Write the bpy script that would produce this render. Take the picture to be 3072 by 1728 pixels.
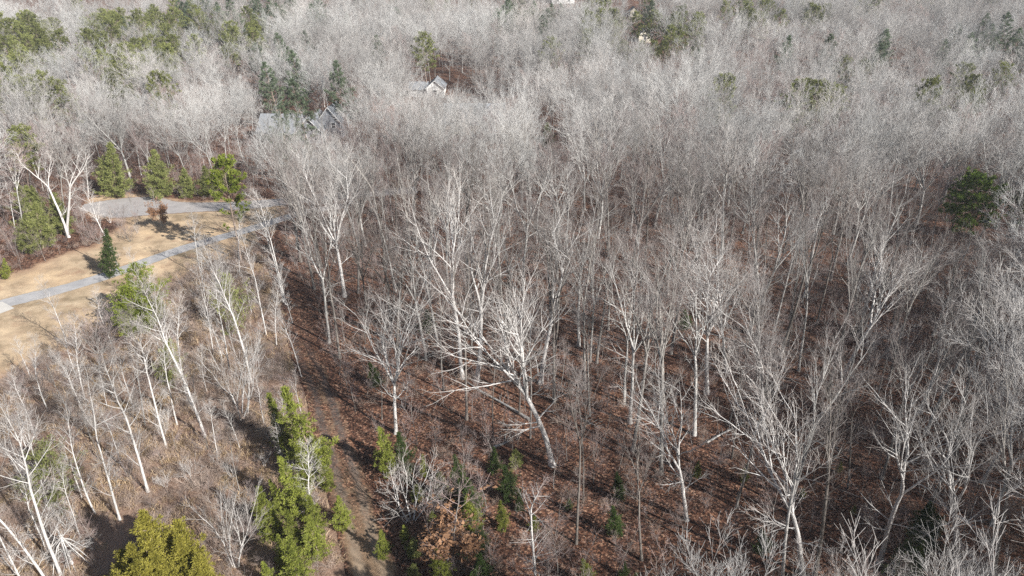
import bpy, math, random
import numpy as np
from mathutils import Vector, Matrix

# ------------------------------------------------------------------ camera, sky, sun, exposure
scene = bpy.context.scene
for o in list(bpy.data.objects):
    bpy.data.objects.remove(o)
COL = scene.collection
CAM_H = 45.0
PITCH = 26.4
FPX = 2049.0                     # focal length in pixels of the 3072 wide frame
cam_d = bpy.data.cameras.new('camera')
cam = bpy.data.objects.new('camera', cam_d)
COL.objects.link(cam)
cam_d.sensor_width = 36.0
cam_d.lens = 36.0 * FPX / 3072.0
cam_d.clip_start = 0.5
cam_d.clip_end = 6000.0
cam.location = (0, 0, CAM_H)
cam.rotation_euler = (math.radians(90 - PITCH), 0, 0)
scene.camera = cam

SUN_AZ = (0.772, -0.636)         # horizontal direction towards the sun
SUN_EL = math.radians(31)
world = bpy.data.worlds.new('World')
scene.world = world
world.use_nodes = True
wn = world.node_tree
bg = wn.nodes['Background']
sky = wn.nodes.new('ShaderNodeTexSky')
sky.sky_type = 'NISHITA'
sky.sun_disc = False
sky.sun_elevation = SUN_EL
sky.sun_rotation = math.atan2(SUN_AZ[0], SUN_AZ[1])
wn.links.new(sky.outputs['Color'], bg.inputs['Color'])
bg.inputs['Strength'].default_value = 0.05
sun_d = bpy.data.lights.new('sun', 'SUN')
sun_d.energy = 5.0
sun_d.angle = math.radians(0.5)
sun_d.color = (1.0, 0.965, 0.92)
sun = bpy.data.objects.new('sun', sun_d)
COL.objects.link(sun)
ce = math.cos(SUN_EL)
sun.rotation_euler = Vector((-SUN_AZ[0] * ce, -SUN_AZ[1] * ce, -math.sin(SUN_EL))).to_track_quat('-Z', 'Y').to_euler()
sun.location = (80, -70, 120)
scene.view_settings.view_transform = 'Standard'
scene.view_settings.look = 'None'
scene.view_settings.gamma = 1.0
scene.view_settings.exposure = 0.88
try:
    scene.cycles.max_bounces = 5
    scene.cycles.diffuse_bounces = 3
    scene.cycles.use_denoising = False
except Exception:
    pass

rng = random.Random(11)
nrng = np.random.default_rng(11)
CP, SP = math.cos(math.radians(PITCH)), math.sin(math.radians(PITCH))


# ------------------------------------------------------------------ terrain and photo-pixel helpers
_TY = [-2000, 185, 205, 250, 290, 345, 420, 600, 1200, 4000]
_TZ = [0, 0, 0.6, 4.2, 5.2, 10.0, 20.0, 48.0, 110.0, 160.0]


def terrain(x, y):
    x = np.asarray(x, float)
    y = np.asarray(y, float)
    f = np.clip((y - 190) / 60, 0, 1)
    z = np.interp(y + 10 * np.sin(x * 0.017 + 0.8) * f, _TY, _TZ)
    z = z + f * (1.6 * np.sin(x * 0.031 + 2.1) * np.cos(y * 0.027) + 1.1 * np.sin(x * 0.013 - 0.5))
    return z


def th(x, y):
    return float(terrain(x, y))


def ray(px, py):
    u, v = px - 1536.0, 864.0 - py
    return (u, FPX * CP + v * SP, -FPX * SP + v * CP)


def ground(px, py):
    dx, dy, dz = ray(px, py)
    if dz >= -1:
        dz = -1.0
    t = CAM_H / -dz
    if t * dy < 185:
        return (t * dx, t * dy)
    t = 150.0 / dy
    for _ in range(4000):
        if CAM_H + t * dz <= th(t * dx, t * dy):
            break
        t += 0.25 / dy
    return (t * dx, t * dy)


def proj(x, y, z):
    x, y, z = np.asarray(x, float), np.asarray(y, float), np.asarray(z, float) - CAM_H
    fwd = y * CP - z * SP
    up = y * SP + z * CP
    fwd = np.maximum(fwd, 0.5)
    return 1536 + FPX * x / fwd, 864 - FPX * up / fwd


def inpoly(px, py, poly):
    px, py = np.asarray(px, float), np.asarray(py, float)
    r = np.zeros(px.shape, bool)
    n = len(poly)
    for i in range(n):
        x1, y1 = poly[i]
        x2, y2 = poly[(i + 1) % n]
        c = (y1 > py) != (y2 > py)
        with np.errstate(divide='ignore', invalid='ignore'):
            xi = (x2 - x1) * (py - y1) / (y2 - y1 + 1e-12) + x1
        r ^= c & (px < xi)
    return r


# outlines read from the photograph, in its pixels, projected on to the ground before use
OPEN = [(-500, 860), (-80, 850), (70, 812), (150, 778), (215, 745), (285, 735), (255, 640), (250, 600), (330, 582), (430, 580),
        (560, 606), (760, 600), (860, 590), (870, 640), (845, 690), (860, 750), (905, 850), (945, 950), (985, 1050),
        (1040, 1180), (1100, 1320), (1170, 1480), (1240, 1640), (1290, 1780), (1400, 2300), (-2500, 2300), (-1500, 1200)]
LAWN = [(-300, 1260), (60, 1115), (150, 1065), (260, 1010), (400, 930), (520, 850), (640, 790), (780, 735), (830, 690),
        (860, 640), (860, 590), (760, 598), (560, 603), (430, 580), (300, 575), (250, 600), (270, 650), (385, 672),
        (330, 695), (290, 738), (215, 748), (150, 778), (70, 812), (-300, 900)]
SCRUB = [(-900, 1300), (-100, 1160), (60, 1110), (150, 1060), (260, 1005), (400, 925), (520, 845), (640, 785), (780, 730),
         (830, 760), (870, 900), (890, 1000), (905, 1100), (960, 1300), (1010, 1450), (1040, 1600), (1060, 1728),
         (1080, 2300), (-2500, 2300)]


# ------------------------------------------------------------------ materials
def new_mat(name):
    m = bpy.data.materials.new(name)
    m.use_nodes = True
    nt = m.node_tree
    b = nt.nodes['Principled BSDF']
    if 'Specular IOR Level' in b.inputs:
        b.inputs['Specular IOR Level'].default_value = 0.25
    return m, nt, b


def ramp(nt, stops):
    r = nt.nodes.new('ShaderNodeValToRGB')
    e = r.color_ramp.elements
    while len(e) < len(stops):
        e.new(0.5)
    for i, (p, c) in enumerate(stops):
        e[i].position = p
        e[i].color = (*c, 1)
    return r


def noise(nt, scale, detail=4, vec=None, rough=0.6):
    n = nt.nodes.new('ShaderNodeTexNoise')
    n.inputs['Scale'].default_value = scale
    n.inputs['Detail'].default_value = detail
    n.inputs['Roughness'].default_value = rough
    if vec is not None:
        nt.links.new(vec, n.inputs['Vector'])
    return n


def objvec(nt):
    return nt.nodes.new('ShaderNodeTexCoord').outputs['Object']


def geovec(nt):
    return nt.nodes.new('ShaderNodeNewGeometry').outputs['Position']


def mixc(nt, fac, a, b):
    m = nt.nodes.new('ShaderNodeMix')
    m.data_type = 'RGBA'
    for s, v in ((m.inputs[0], fac), (m.inputs[6], a), (m.inputs[7], b)):
        if isinstance(v, (int, float)):
            s.default_value = v
        elif isinstance(v, tuple):
            s.default_value = (*v, 1)
        else:
            nt.links.new(v, s)
    return m.outputs[2]


def math_n(nt, op, a, b=None, clamp=False):
    m = nt.nodes.new('ShaderNodeMath')
    m.operation = op
    m.use_clamp = clamp
    for i, v in enumerate((a, b)):
        if v is None:
            continue
        if isinstance(v, (int, float)):
            m.inputs[i].default_value = v
        else:
            nt.links.new(v, m.inputs[i])
    return m.outputs[0]


def bark_mat(name, dark, light, scale=3.0, vary=0.25, streak=5.0, rough=0.9):
    """mottled bark: pale lichen patches over darker streaks, every tree a little lighter or darker"""
    m, nt, b = new_mat(name)
    v = objvec(nt)
    mp = nt.nodes.new('ShaderNodeMapping')
    mp.inputs['Scale'].default_value = (streak, streak, 1.0)
    nt.links.new(v, mp.inputs['Vector'])
    n1 = noise(nt, scale, 5, mp.outputs[0], 0.7)
    r = ramp(nt, [(0.30, dark), (0.52, tuple((a + c) / 2 for a, c in zip(dark, light))), (0.66, light)])
    nt.links.new(n1.outputs['Fac'], r.inputs[0])
    oi = nt.nodes.new('ShaderNodeObjectInfo')
    hs = nt.nodes.new('ShaderNodeHueSaturation')
    val = math_n(nt, 'ADD', math_n(nt, 'MULTIPLY', oi.outputs['Random'], 2 * vary), 1 - vary)
    nt.links.new(val, hs.inputs['Value'])
    nt.links.new(r.outputs[0], hs.inputs['Color'])
    nt.links.new(hs.outputs[0], b.inputs['Base Color'])
    b.inputs['Roughness'].default_value = rough
    bp = nt.nodes.new('ShaderNodeBump')
    bp.inputs['Strength'].default_value = 0.5
    bp.inputs['Distance'].default_value = 0.03
    nt.links.new(n1.outputs['Fac'], bp.inputs['Height'])
    nt.links.new(bp.outputs[0], b.inputs['Normal'])
    return m


def twig_mat(name, a, c, vary=0.3):
    """twig bark: every tree its own mix of the two colours and its own lightness"""
    m, nt, b = new_mat(name)
    oi = nt.nodes.new('ShaderNodeObjectInfo')
    r2 = math_n(nt, 'FRACT', math_n(nt, 'MULTIPLY', oi.outputs['Random'], 17.31))
    n1 = noise(nt, 1.2, 2, objvec(nt))
    f = math_n(nt, 'ADD', math_n(nt, 'MULTIPLY', n1.outputs['Fac'], 0.3), math_n(nt, 'MULTIPLY', r2, 0.7))
    col = mixc(nt, f, a, c)
    hs = nt.nodes.new('ShaderNodeHueSaturation')
    val = math_n(nt, 'ADD', math_n(nt, 'MULTIPLY', oi.outputs['Random'], 2 * vary), 1 - vary)
    nt.links.new(val, hs.inputs['Value'])
    nt.links.new(col, hs.inputs['Color'])
    nt.links.new(hs.outputs[0], b.inputs['Base Color'])
    b.inputs['Roughness'].default_value = 0.8
    return m


def leaf_mat(name, a, c, scale=1.3, trans=0.25, vary=0.25):
    m, nt, b = new_mat(name)
    oi = nt.nodes.new('ShaderNodeObjectInfo')
    n1 = noise(nt, scale, 4, objvec(nt), 0.7)
    n2 = nt.nodes.new('ShaderNodeMapRange')
    n2.inputs[1].default_value = 0.32
    n2.inputs[2].default_value = 0.68
    nt.links.new(n1.outputs['Fac'], n2.inputs[0])
    col = mixc(nt, n2.outputs[0], a, c)
    hs = nt.nodes.new('ShaderNodeHueSaturation')
    val = math_n(nt, 'ADD', math_n(nt, 'MULTIPLY', oi.outputs['Random'], 2 * vary), 1 - vary)
    nt.links.new(val, hs.inputs['Value'])
    nt.links.new(col, hs.inputs['Color'])
    b.inputs['Roughness'].default_value = 0.7
    nt.links.new(hs.outputs[0], b.inputs['Base Color'])
    tr = nt.nodes.new('ShaderNodeBsdfTranslucent')
    nt.links.new(hs.outputs[0], tr.inputs['Color'])
    mx = nt.nodes.new('ShaderNodeMixShader')
    mx.inputs[0].default_value = trans
    out = nt.nodes['Material Output']
    nt.links.new(b.outputs[0], mx.inputs[1])
    nt.links.new(tr.outputs[0], mx.inputs[2])
    nt.links.new(mx.outputs[0], out.inputs['Surface'])
    return m


M = {}
M['bark_pale'] = bark_mat('bark_pale', (0.17, 0.16, 0.15), (0.58, 0.57, 0.54), 2.2, 0.3)
M['bark_grey'] = bark_mat('bark_grey', (0.10, 0.09, 0.082), (0.37, 0.35, 0.32), 2.6, 0.35)
M['bark_dark'] = bark_mat('bark_dark', (0.06, 0.052, 0.046), (0.24, 0.215, 0.19), 2.6, 0.35)
M['bark_birch'] = bark_mat('bark_birch', (0.36, 0.34, 0.32), (0.70, 0.685, 0.66), 2.0, 0.15)
M['bark_pine'] = bark_mat('bark_pine', (0.13, 0.09, 0.07), (0.36, 0.29, 0.24), 3.0)
M['twig_grey'] = twig_mat('twig_grey', (0.42, 0.388, 0.365), (0.47, 0.475, 0.462))
M['twig_dull'] = twig_mat('twig_dull', (0.18, 0.14, 0.125), (0.30, 0.285, 0.275))
M['twig_brush'] = twig_mat('twig_brush', (0.24, 0.175, 0.14), (0.46, 0.375, 0.315))
M['twig_red'] = twig_mat('twig_red', (0.25, 0.185, 0.17), (0.38, 0.315, 0.295))
M['twig_pale'] = twig_mat('twig_pale', (0.36, 0.33, 0.305), (0.50, 0.475, 0.45))
M['needle_pine'] = leaf_mat('needle_pine', (0.11, 0.13, 0.035), (0.30, 0.315, 0.11))
M['needle_bright'] = leaf_mat('needle_bright', (0.11, 0.15, 0.018), (0.28, 0.32, 0.05), vary=0.12)
M['needle_white'] = leaf_mat('needle_white', (0.075, 0.105, 0.06), (0.20, 0.25, 0.155))
M['needle_cedar'] = leaf_mat('needle_cedar', (0.105, 0.13, 0.02), (0.335, 0.365, 0.07), vary=0.22)
M['needle_gold'] = leaf_mat('needle_gold', (0.14, 0.13, 0.02), (0.345, 0.31, 0.06), vary=0.12)
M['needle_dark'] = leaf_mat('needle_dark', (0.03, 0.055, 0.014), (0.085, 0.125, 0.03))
M['needle_lone'] = leaf_mat('needle_lone', (0.07, 0.115, 0.02), (0.22, 0.30, 0.05), vary=0.05)
M['needle_pale'] = leaf_mat('needle_pale', (0.17, 0.19, 0.06), (0.34, 0.36, 0.13))
M['grass_dry'] = leaf_mat('grass_dry', (0.34, 0.24, 0.14), (0.58, 0.45, 0.30))
M['leaf_brown'] = leaf_mat('leaf_brown', (0.15, 0.08, 0.045), (0.33, 0.19, 0.105))


# ------------------------------------------------------------------ mesh building
class MB:
    """collects tubes and leaf quads, builds ONE mesh"""

    def __init__(self):
        self.t = {}
        self.q = {}
        self.raw = []

    def tube(self, pts, rad, k, mat):
        self.t.setdefault((len(pts), k, mat), []).append((pts, rad))

    def quads(self, arr, mat):
        self.q.setdefault(mat, []).append(np.asarray(arr, np.float32).reshape(-1, 4, 3))

    def poly(self, verts, faces, mat):
        self.raw.append((np.asarray(verts, np.float32), faces, mat))

    def box(self, x0, x1, y0, y1, z0, z1, mat):
        v = [(x, y, z) for z in (z0, z1) for y in (y0, y1) for x in (x0, x1)]
        f = [(0, 2, 3, 1), (4, 5, 7, 6), (0, 1, 5, 4), (1, 3, 7, 5), (3, 2, 6, 7), (2, 0, 4, 6)]
        self.poly(v, f, mat)

    def mesh(self, name):
        V, L, S, MI = [], [], [], []
        nv = nl = 0
        mats = []

        def mi(m):
            if m not in mats:
                mats.append(m)
            return mats.index(m)
        for (n, k, mat), lst in self.t.items():
            P = np.array([a for a, _ in lst], np.float32)
            R = np.array([r for _, r in lst], np.float32)
            m = len(lst)
            T = np.empty_like(P)
            T[:, 1:-1] = P[:, 2:] - P[:, :-2]
            T[:, 0] = P[:, 1] - P[:, 0]
            T[:, -1] = P[:, -1] - P[:, -2]
            T /= np.linalg.norm(T, axis=2, keepdims=True) + 1e-9
            ov = P[:, -1] - P[:, 0]
            ref = np.where((np.abs(ov[:, 2]) > np.abs(ov[:, 0]) + np.abs(ov[:, 1]))[:, None], np.array([[1, 0.13, 0]]), np.array([[0.1, 0.05, 1]]))
            A = np.cross(T, ref[:, None, :])
            A /= np.linalg.norm(A, axis=2, keepdims=True) + 1e-9
            B = np.cross(T, A)
            ang = np.arange(k) * 2 * np.pi / k
            ring = P[:, :, None, :] + R[:, :, None, None] * (np.cos(ang)[None, None, :, None] * A[:, :, None, :] + np.sin(ang)[None, None, :, None] * B[:, :, None, :])
            V.append(ring.reshape(-1, 3))
            base = nv + (np.arange(m) * n * k)[:, None, None] + (np.arange(n - 1) * k)[None, :, None]
            j = np.arange(k)[None, None, :]
            j2 = (j + 1) % k
            q = np.stack([base + j, base + k + j, base + k + j2, base + j2], -1).reshape(-1, 4)
            L.append(q.ravel())
            S.append(nl + 4 * np.arange(len(q)))
            MI.append(np.full(len(q), mi(mat)))
            nl += 4 * len(q)
            nv += m * n * k
        for mat, lst in self.q.items():
            a = np.concatenate(lst)
            V.append(a.reshape(-1, 3))
            L.append(nv + np.arange(4 * len(a)))
            S.append(nl + 4 * np.arange(len(a)))
            MI.append(np.full(len(a), mi(mat)))
            nl += 4 * len(a)
            nv += 4 * len(a)
        nflat = 0
        for v, fs, mat in self.raw:
            V.append(v.reshape(-1, 3))
            for f in fs:
                L.append(nv + np.array(f))
                S.append(np.array([nl]))
                MI.append(np.array([mi(mat)]))
                nl += len(f)
                nflat += 1
            nv += len(v)
        me = bpy.data.meshes.new(name)
        if not nv:
            return me
        V = np.concatenate(V)
        L = np.concatenate(L).astype(np.int32)
        S = np.concatenate(S).astype(np.int32)
        MI = np.concatenate(MI).astype(np.int32)
        me.vertices.add(len(V))
        me.vertices.foreach_set('co', V.ravel().astype(np.float32))
        me.loops.add(len(L))
        me.loops.foreach_set('vertex_index', L)
        me.polygons.add(len(S))
        me.polygons.foreach_set('loop_start', S)
        me.polygons.foreach_set('material_index', MI)
        sm = np.ones(len(S), bool)
        if nflat:
            sm[-nflat:] = False
        me.polygons.foreach_set('use_smooth', sm)
        for m in mats:
            me.materials.append(M[m] if isinstance(m, str) else m)
        me.update(calc_edges=True)
        return me


def vadd(a, b, s=1.0):
    return (a[0] + b[0] * s, a[1] + b[1] * s, a[2] + b[2] * s)


def vn(a):
    l = math.sqrt(a[0] * a[0] + a[1] * a[1] + a[2] * a[2]) or 1.0
    return (a[0] / l, a[1] / l, a[2] / l)


def cross(a, b):
    return (a[1] * b[2] - a[2] * b[1], a[2] * b[0] - a[0] * b[2], a[0] * b[1] - a[1] * b[0])


def branch_path(r, p, d, L, n, wander, trop):
    st = L / (n - 1)
    pts = [p]
    for _ in range(n - 1):
        d = vn((d[0] + r.gauss(0, wander), d[1] + r.gauss(0, wander), d[2] + r.gauss(0, wander) + trop))
        p = vadd(p, d, st)
        pts.append(p)
    return pts


def at(pts, t):
    f = t * (len(pts) - 1)
    i = min(int(f), len(pts) - 2)
    f -= i
    a, b = pts[i], pts[i + 1]
    return (a[0] + (b[0] - a[0]) * f, a[1] + (b[1] - a[1]) * f, a[2] + (b[2] - a[2]) * f), vn((b[0] - a[0], b[1] - a[1], b[2] - a[2]))


def turn(r, d, ang, az=None):
    """d turned by ang around a random azimuth"""
    ref = (0, 0, 1) if abs(d[2]) < 0.9 else (1, 0, 0)
    a = vn(cross(d, ref))
    b = cross(d, a)
    az = r.uniform(0, 2 * math.pi) if az is None else az
    c, s = math.cos(az), math.sin(az)
    w = (a[0] * c + b[0] * s, a[1] * c + b[1] * s, a[2] * c + b[2] * s)
    ca, sa = math.cos(ang), math.sin(ang)
    return vn((d[0] * ca + w[0] * sa, d[1] * ca + w[1] * sa, d[2] * ca + w[2] * sa))


D2R = math.radians


def spread(r, mb, pts, r0, L, lv, P):
    """side branches of the branch PTS, level by level down to the twigs"""
    spec = P['lv'][lv]
    n = spec['n']
    n = max(1, int(round(n * r.uniform(0.75, 1.25))))
    last = lv == len(P['lv']) - 1
    az0 = r.uniform(0, 6.28)
    for i in range(n):
        t = spec['t0'] + (1 - spec['t0']) * (i + r.uniform(0.1, 0.9)) / n
        p, d = at(pts, min(t, 0.999))
        az = az0 + i * 2.4 + r.uniform(-0.5, 0.5)
        ang = D2R(r.gauss(spec['a'], 9))
        nd = turn(r, d, ang, az)
        nl = max(spec.get('min', 0.4), L * spec['k'] * (1.12 - 0.62 * t) * r.uniform(0.7, 1.3))
        rad = max(P['rt'], r0 * spec.get('rk', 0.5) * (1.15 - 0.75 * t))
        np_ = spec['p']
        bp = branch_path(r, p, nd, nl, np_, P['w'] * (1.0 if not last else 0.8), P['trop'])
        rr = [rad + (P['rt'] * 0.8 - rad) * (j / (np_ - 1)) for j in range(np_)]
        mat = P['twig'] if (last or rad < P.get('rtw', 0.02)) else P['bark']
        mb.tube(bp, rr, 5 if lv == 0 else (4 if lv == 1 and not last else 3), mat)
        if not last:
            spread(r, mb, bp, rad, nl, lv + 1, P)


def bare_tree(seed, P):
    """-> trunk MB, crown MB; nominal height P['H']"""
    r = random.Random(seed)
    H = P['H']
    tr, cr = MB(), MB()
    stems = P.get('stems', 1)
    for s in range(stems):
        base = (r.uniform(-.15, .15) * (stems > 1), r.uniform(-.15, .15) * (stems > 1), -0.25)
        d0 = vn((r.gauss(0, P['lean']), r.gauss(0, P['lean']), 1)) if stems == 1 else turn(r, (0, 0, 1), D2R(r.uniform(*P['stem_a'])), s * 6.28 / stems + r.uniform(-.5, .5))
        R0 = P['R'] * r.uniform(0.85, 1.15) * (1.0 if stems == 1 else r.uniform(0.6, 1.0))
        hf = H * P['fork'] * r.uniform(0.88, 1.12)
        n = 9
        pts = branch_path(r, base, d0, hf, n, P['tw'], 0.03)
        rad = [R0 * (1.0 - 0.42 * j / (n - 1)) for j in range(n)]
        rad[0] *= 1.45
        tr.tube(pts, rad, 8, P['bark'])
        top, d = pts[-1], vn(tuple(b - a for a, b in zip(pts[-2], pts[-1])))
        rtop = rad[-1]
        k = P['leaders'] if isinstance(P['leaders'], int) else r.randint(*P['leaders'])
        az0 = r.uniform(0, 6.28)
        for i in range(k):
            a = D2R(r.uniform(*P['la'])) if k > 1 else D2R(r.uniform(0, 5))
            ld = turn(r, d, a, az0 + i * 6.28 / k + r.uniform(-.4, .4))
            L = (H - hf) * r.uniform(0.85, 1.12) * (1.0 if i == 0 else r.uniform(0.75, 1.0))
            m = 9
            lp = branch_path(r, vadd(top, d, -0.05), ld, L, m, P['w'], P['trop'] * 0.8)
            lr0 = rtop * (0.98 if i == 0 else r.uniform(0.6, 0.85)) if k > 1 else rtop
            cr.tube(lp, [lr0 + (P['rt'] - lr0) * (j / (m - 1)) ** 1.1 for j in range(m)], 6, P['bark'])
            spread(r, cr, lp, lr0, L, 0, P)
        for i in range(P.get('side', 0)):
            t = r.uniform(P.get('side_t', 0.5), 0.98)
            p, dd = at(pts, t)
            sd = turn(r, dd, D2R(r.uniform(*P['sa'])))
            L = H * r.uniform(*P['sl'])
            m = 7
            lr0 = rtop * r.uniform(0.28, 0.5)
            lp = branch_path(r, p, sd, L, m, P['w'] * 1.3, P['trop'] * 1.1)
            cr.tube(lp, [lr0 + (P['rt'] - lr0) * (j / (m - 1)) for j in range(m)], 5, P['bark'])
            spread(r, cr, lp, lr0, L, 1 if len(P['lv']) > 2 else 0, P)
    return tr, cr


OAK = dict(H=20, R=0.22, fork=0.47, lean=0.035, tw=0.035, leaders=(2, 4), la=(8, 26), w=0.075, trop=0.055, side=3, side_t=0.5,
           sa=(40, 72), sl=(0.12, 0.24), rt=0.0075, rtw=0.016, bark='bark_pale', twig='twig_dull',
           lv=[dict(n=7, a=32, k=0.50, t0=0.14, p=7, rk=0.58), dict(n=5, a=33, k=0.52, t0=0.18, p=5, rk=0.55), dict(n=6, a=35, k=0.55, t0=0.15, p=4, min=0.5)])
POPLAR = dict(H=22, R=0.185, fork=0.52, lean=0.03, tw=0.025, leaders=(1, 3), la=(6, 19), w=0.05, trop=0.055, side=3, side_t=0.65,
              sa=(35, 58), sl=(0.10, 0.19), rt=0.0075, rtw=0.016, bark='bark_grey', twig='twig_dull',
              lv=[dict(n=8, a=28, k=0.42, t0=0.08, p=6, rk=0.58), dict(n=5, a=29, k=0.52, t0=0.2, p=4, rk=0.55), dict(n=6, a=29, k=0.6, t0=0.15, p=3, min=0.5)])
GIANT = dict(OAK, R=0.25, fork=0.41, leaders=(3, 5), la=(9, 32), bark='bark_birch', twig='twig_pale', rt=0.0075, rtw=0.02, w=0.09, side=4, side_t=0.5,
             lv=[dict(n=8, a=34, k=0.55, t0=0.12, p=7, rk=0.56), dict(n=6, a=34, k=0.52, t0=0.18, p=5, rk=0.55), dict(n=6, a=36, k=0.55, t0=0.15, p=4, min=0.5)])
WHITEBIG = dict(OAK, H=18, fork=0.52, R=0.26, leaders=(2, 3), la=(14, 30), w=0.1, side=6, side_t=0.4, bark='bark_birch', twig='twig_pale', rt=0.01,
                lv=[dict(n=6, a=40, k=0.42, t0=0.2, p=6, rk=0.5), dict(n=5, a=40, k=0.5, t0=0.2, p=4), dict(n=4, a=38, k=0.55, t0=0.2, p=3, min=0.4)])
SLENDER = dict(H=14, R=0.10, fork=0.55, lean=0.03, tw=0.022, leaders=1, la=(5, 14), w=0.06, trop=0.05, side=10, side_t=0.3,
               sa=(32, 55), sl=(0.06, 0.17), rt=0.007, rtw=0.02, bark='bark_birch', twig='twig_pale',
               lv=[dict(n=16, a=40, k=0.36, t0=0.05, p=5), dict(n=7, a=36, k=0.5, t0=0.15, p=4), dict(n=4, a=34, k=0.55, t0=0.2, p=3, min=0.35)])
POLE = dict(H=17, R=0.11, fork=0.62, lean=0.04, tw=0.022, leaders=(1, 2), la=(8, 18), w=0.055, trop=0.06, side=4, side_t=0.55,
            sa=(40, 60), sl=(0.10, 0.2), rt=0.010, rtw=0.025, bark='bark_grey', twig='twig_dull',
            lv=[dict(n=11, a=31, k=0.44, t0=0.08, p=5), dict(n=6, a=36, k=0.5, t0=0.2, p=4), dict(n=4, a=34, k=0.6, t0=0.2, p=3, min=0.4)])
WHORL = dict(H=12, R=0.12, fork=0.82, lean=0.01, tw=0.012, leaders=1, la=(3, 6), w=0.07, trop=0.03, side=34, side_t=0.12,
             sa=(60, 82), sl=(0.10, 0.22), rt=0.007, rtw=0.02, bark='bark_birch', twig='twig_red',
             lv=[dict(n=10, a=50, k=0.4, t0=0.05, p=4), dict(n=7, a=38, k=0.42, t0=0.15, p=3), dict(n=2, a=34, k=0.5, t0=0.3, p=3, min=0.3)])
SHRUB = dict(H=4.2, R=0.05, fork=0.35, stems=5, stem_a=(8, 32), lean=0.1, tw=0.04, leaders=(2, 3), la=(10, 26), w=0.09, trop=0.07,
             side=0, rt=0.006, rtw=0.014, bark='bark_birch', twig='twig_pale',
             lv=[dict(n=7, a=34, k=0.45, t0=0.1, p=4), dict(n=6, a=34, k=0.55, t0=0.15, p=3, min=0.3)])
REDSHRUB = dict(SHRUB, twig='twig_red', bark='bark_grey', stem_a=(15, 50), stems=7)
SAPLING = dict(H=6, R=0.04, fork=0.45, lean=0.06, tw=0.04, leaders=(1, 2), la=(8, 20), w=0.08, trop=0.06, side=5, side_t=0.35,
               sa=(45, 70), sl=(0.14, 0.28), rt=0.006, rtw=0.014, bark='bark_grey', twig='twig_red',
               lv=[dict(n=9, a=42, k=0.4, t0=0.05, p=4), dict(n=5, a=38, k=0.5, t0=0.15, p=3, min=0.3)])
BRUSH = dict(H=1.6, R=0.018, fork=0.3, stems=9, stem_a=(10, 60), lean=0.1, tw=0.08, leaders=(2, 2), la=(10, 30), w=0.13, trop=0.02,
             side=0, rt=0.006, rtw=0.02, bark='twig_brush', twig='twig_brush',
             lv=[dict(n=6, a=45, k=0.5, t0=0.1, p=3, min=0.25)])


def far_of(P, **kw):
    Q = dict(P)
    Q['lv'] = [dict(x) for x in P['lv']]
    Q['rt'] = P['rt'] * 1.75
    Q['lv'][-1]['n'] = max(2, int(P['lv'][-1]['n'] * 0.6))
    Q['lv'][0]['p'] = 4
    Q['lv'][1]['p'] = 3
    Q.update(kw)
    return Q


# ------------------------------------------------------------------ evergreens
def needle_quads(r, C, D, m, ln, w, up=0.0, flat=0.0):
    """m leaf-sized quads around every clump centre C, pointing mostly along D"""
    C = np.repeat(np.asarray(C, float), m, 0)
    D = np.repeat(np.asarray(D, float), m, 0)
    n = len(C)
    d = r.normal(size=(n, 3))
    d[:, 2] *= (1 - flat)
    d = d / (np.linalg.norm(d, axis=1, keepdims=True) + 1e-9) + D * 0.9
    d[:, 2] += up
    d /= np.linalg.norm(d, axis=1, keepdims=True) + 1e-9
    s = np.cross(d, r.normal(size=(n, 3)))
    s /= np.linalg.norm(s, axis=1, keepdims=True) + 1e-9
    L = (ln * r.uniform(0.6, 1.3, n))[:, None]
    W = (w * r.uniform(0.6, 1.3, n))[:, None]
    C = C + r.normal(size=(n, 3)) * ln * 0.25
    return np.stack([C - s * W * .5, C + d * L * .55 - s * W * .6, C + d * L, C + d * L * .5 + s * W * .6], 1)


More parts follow.
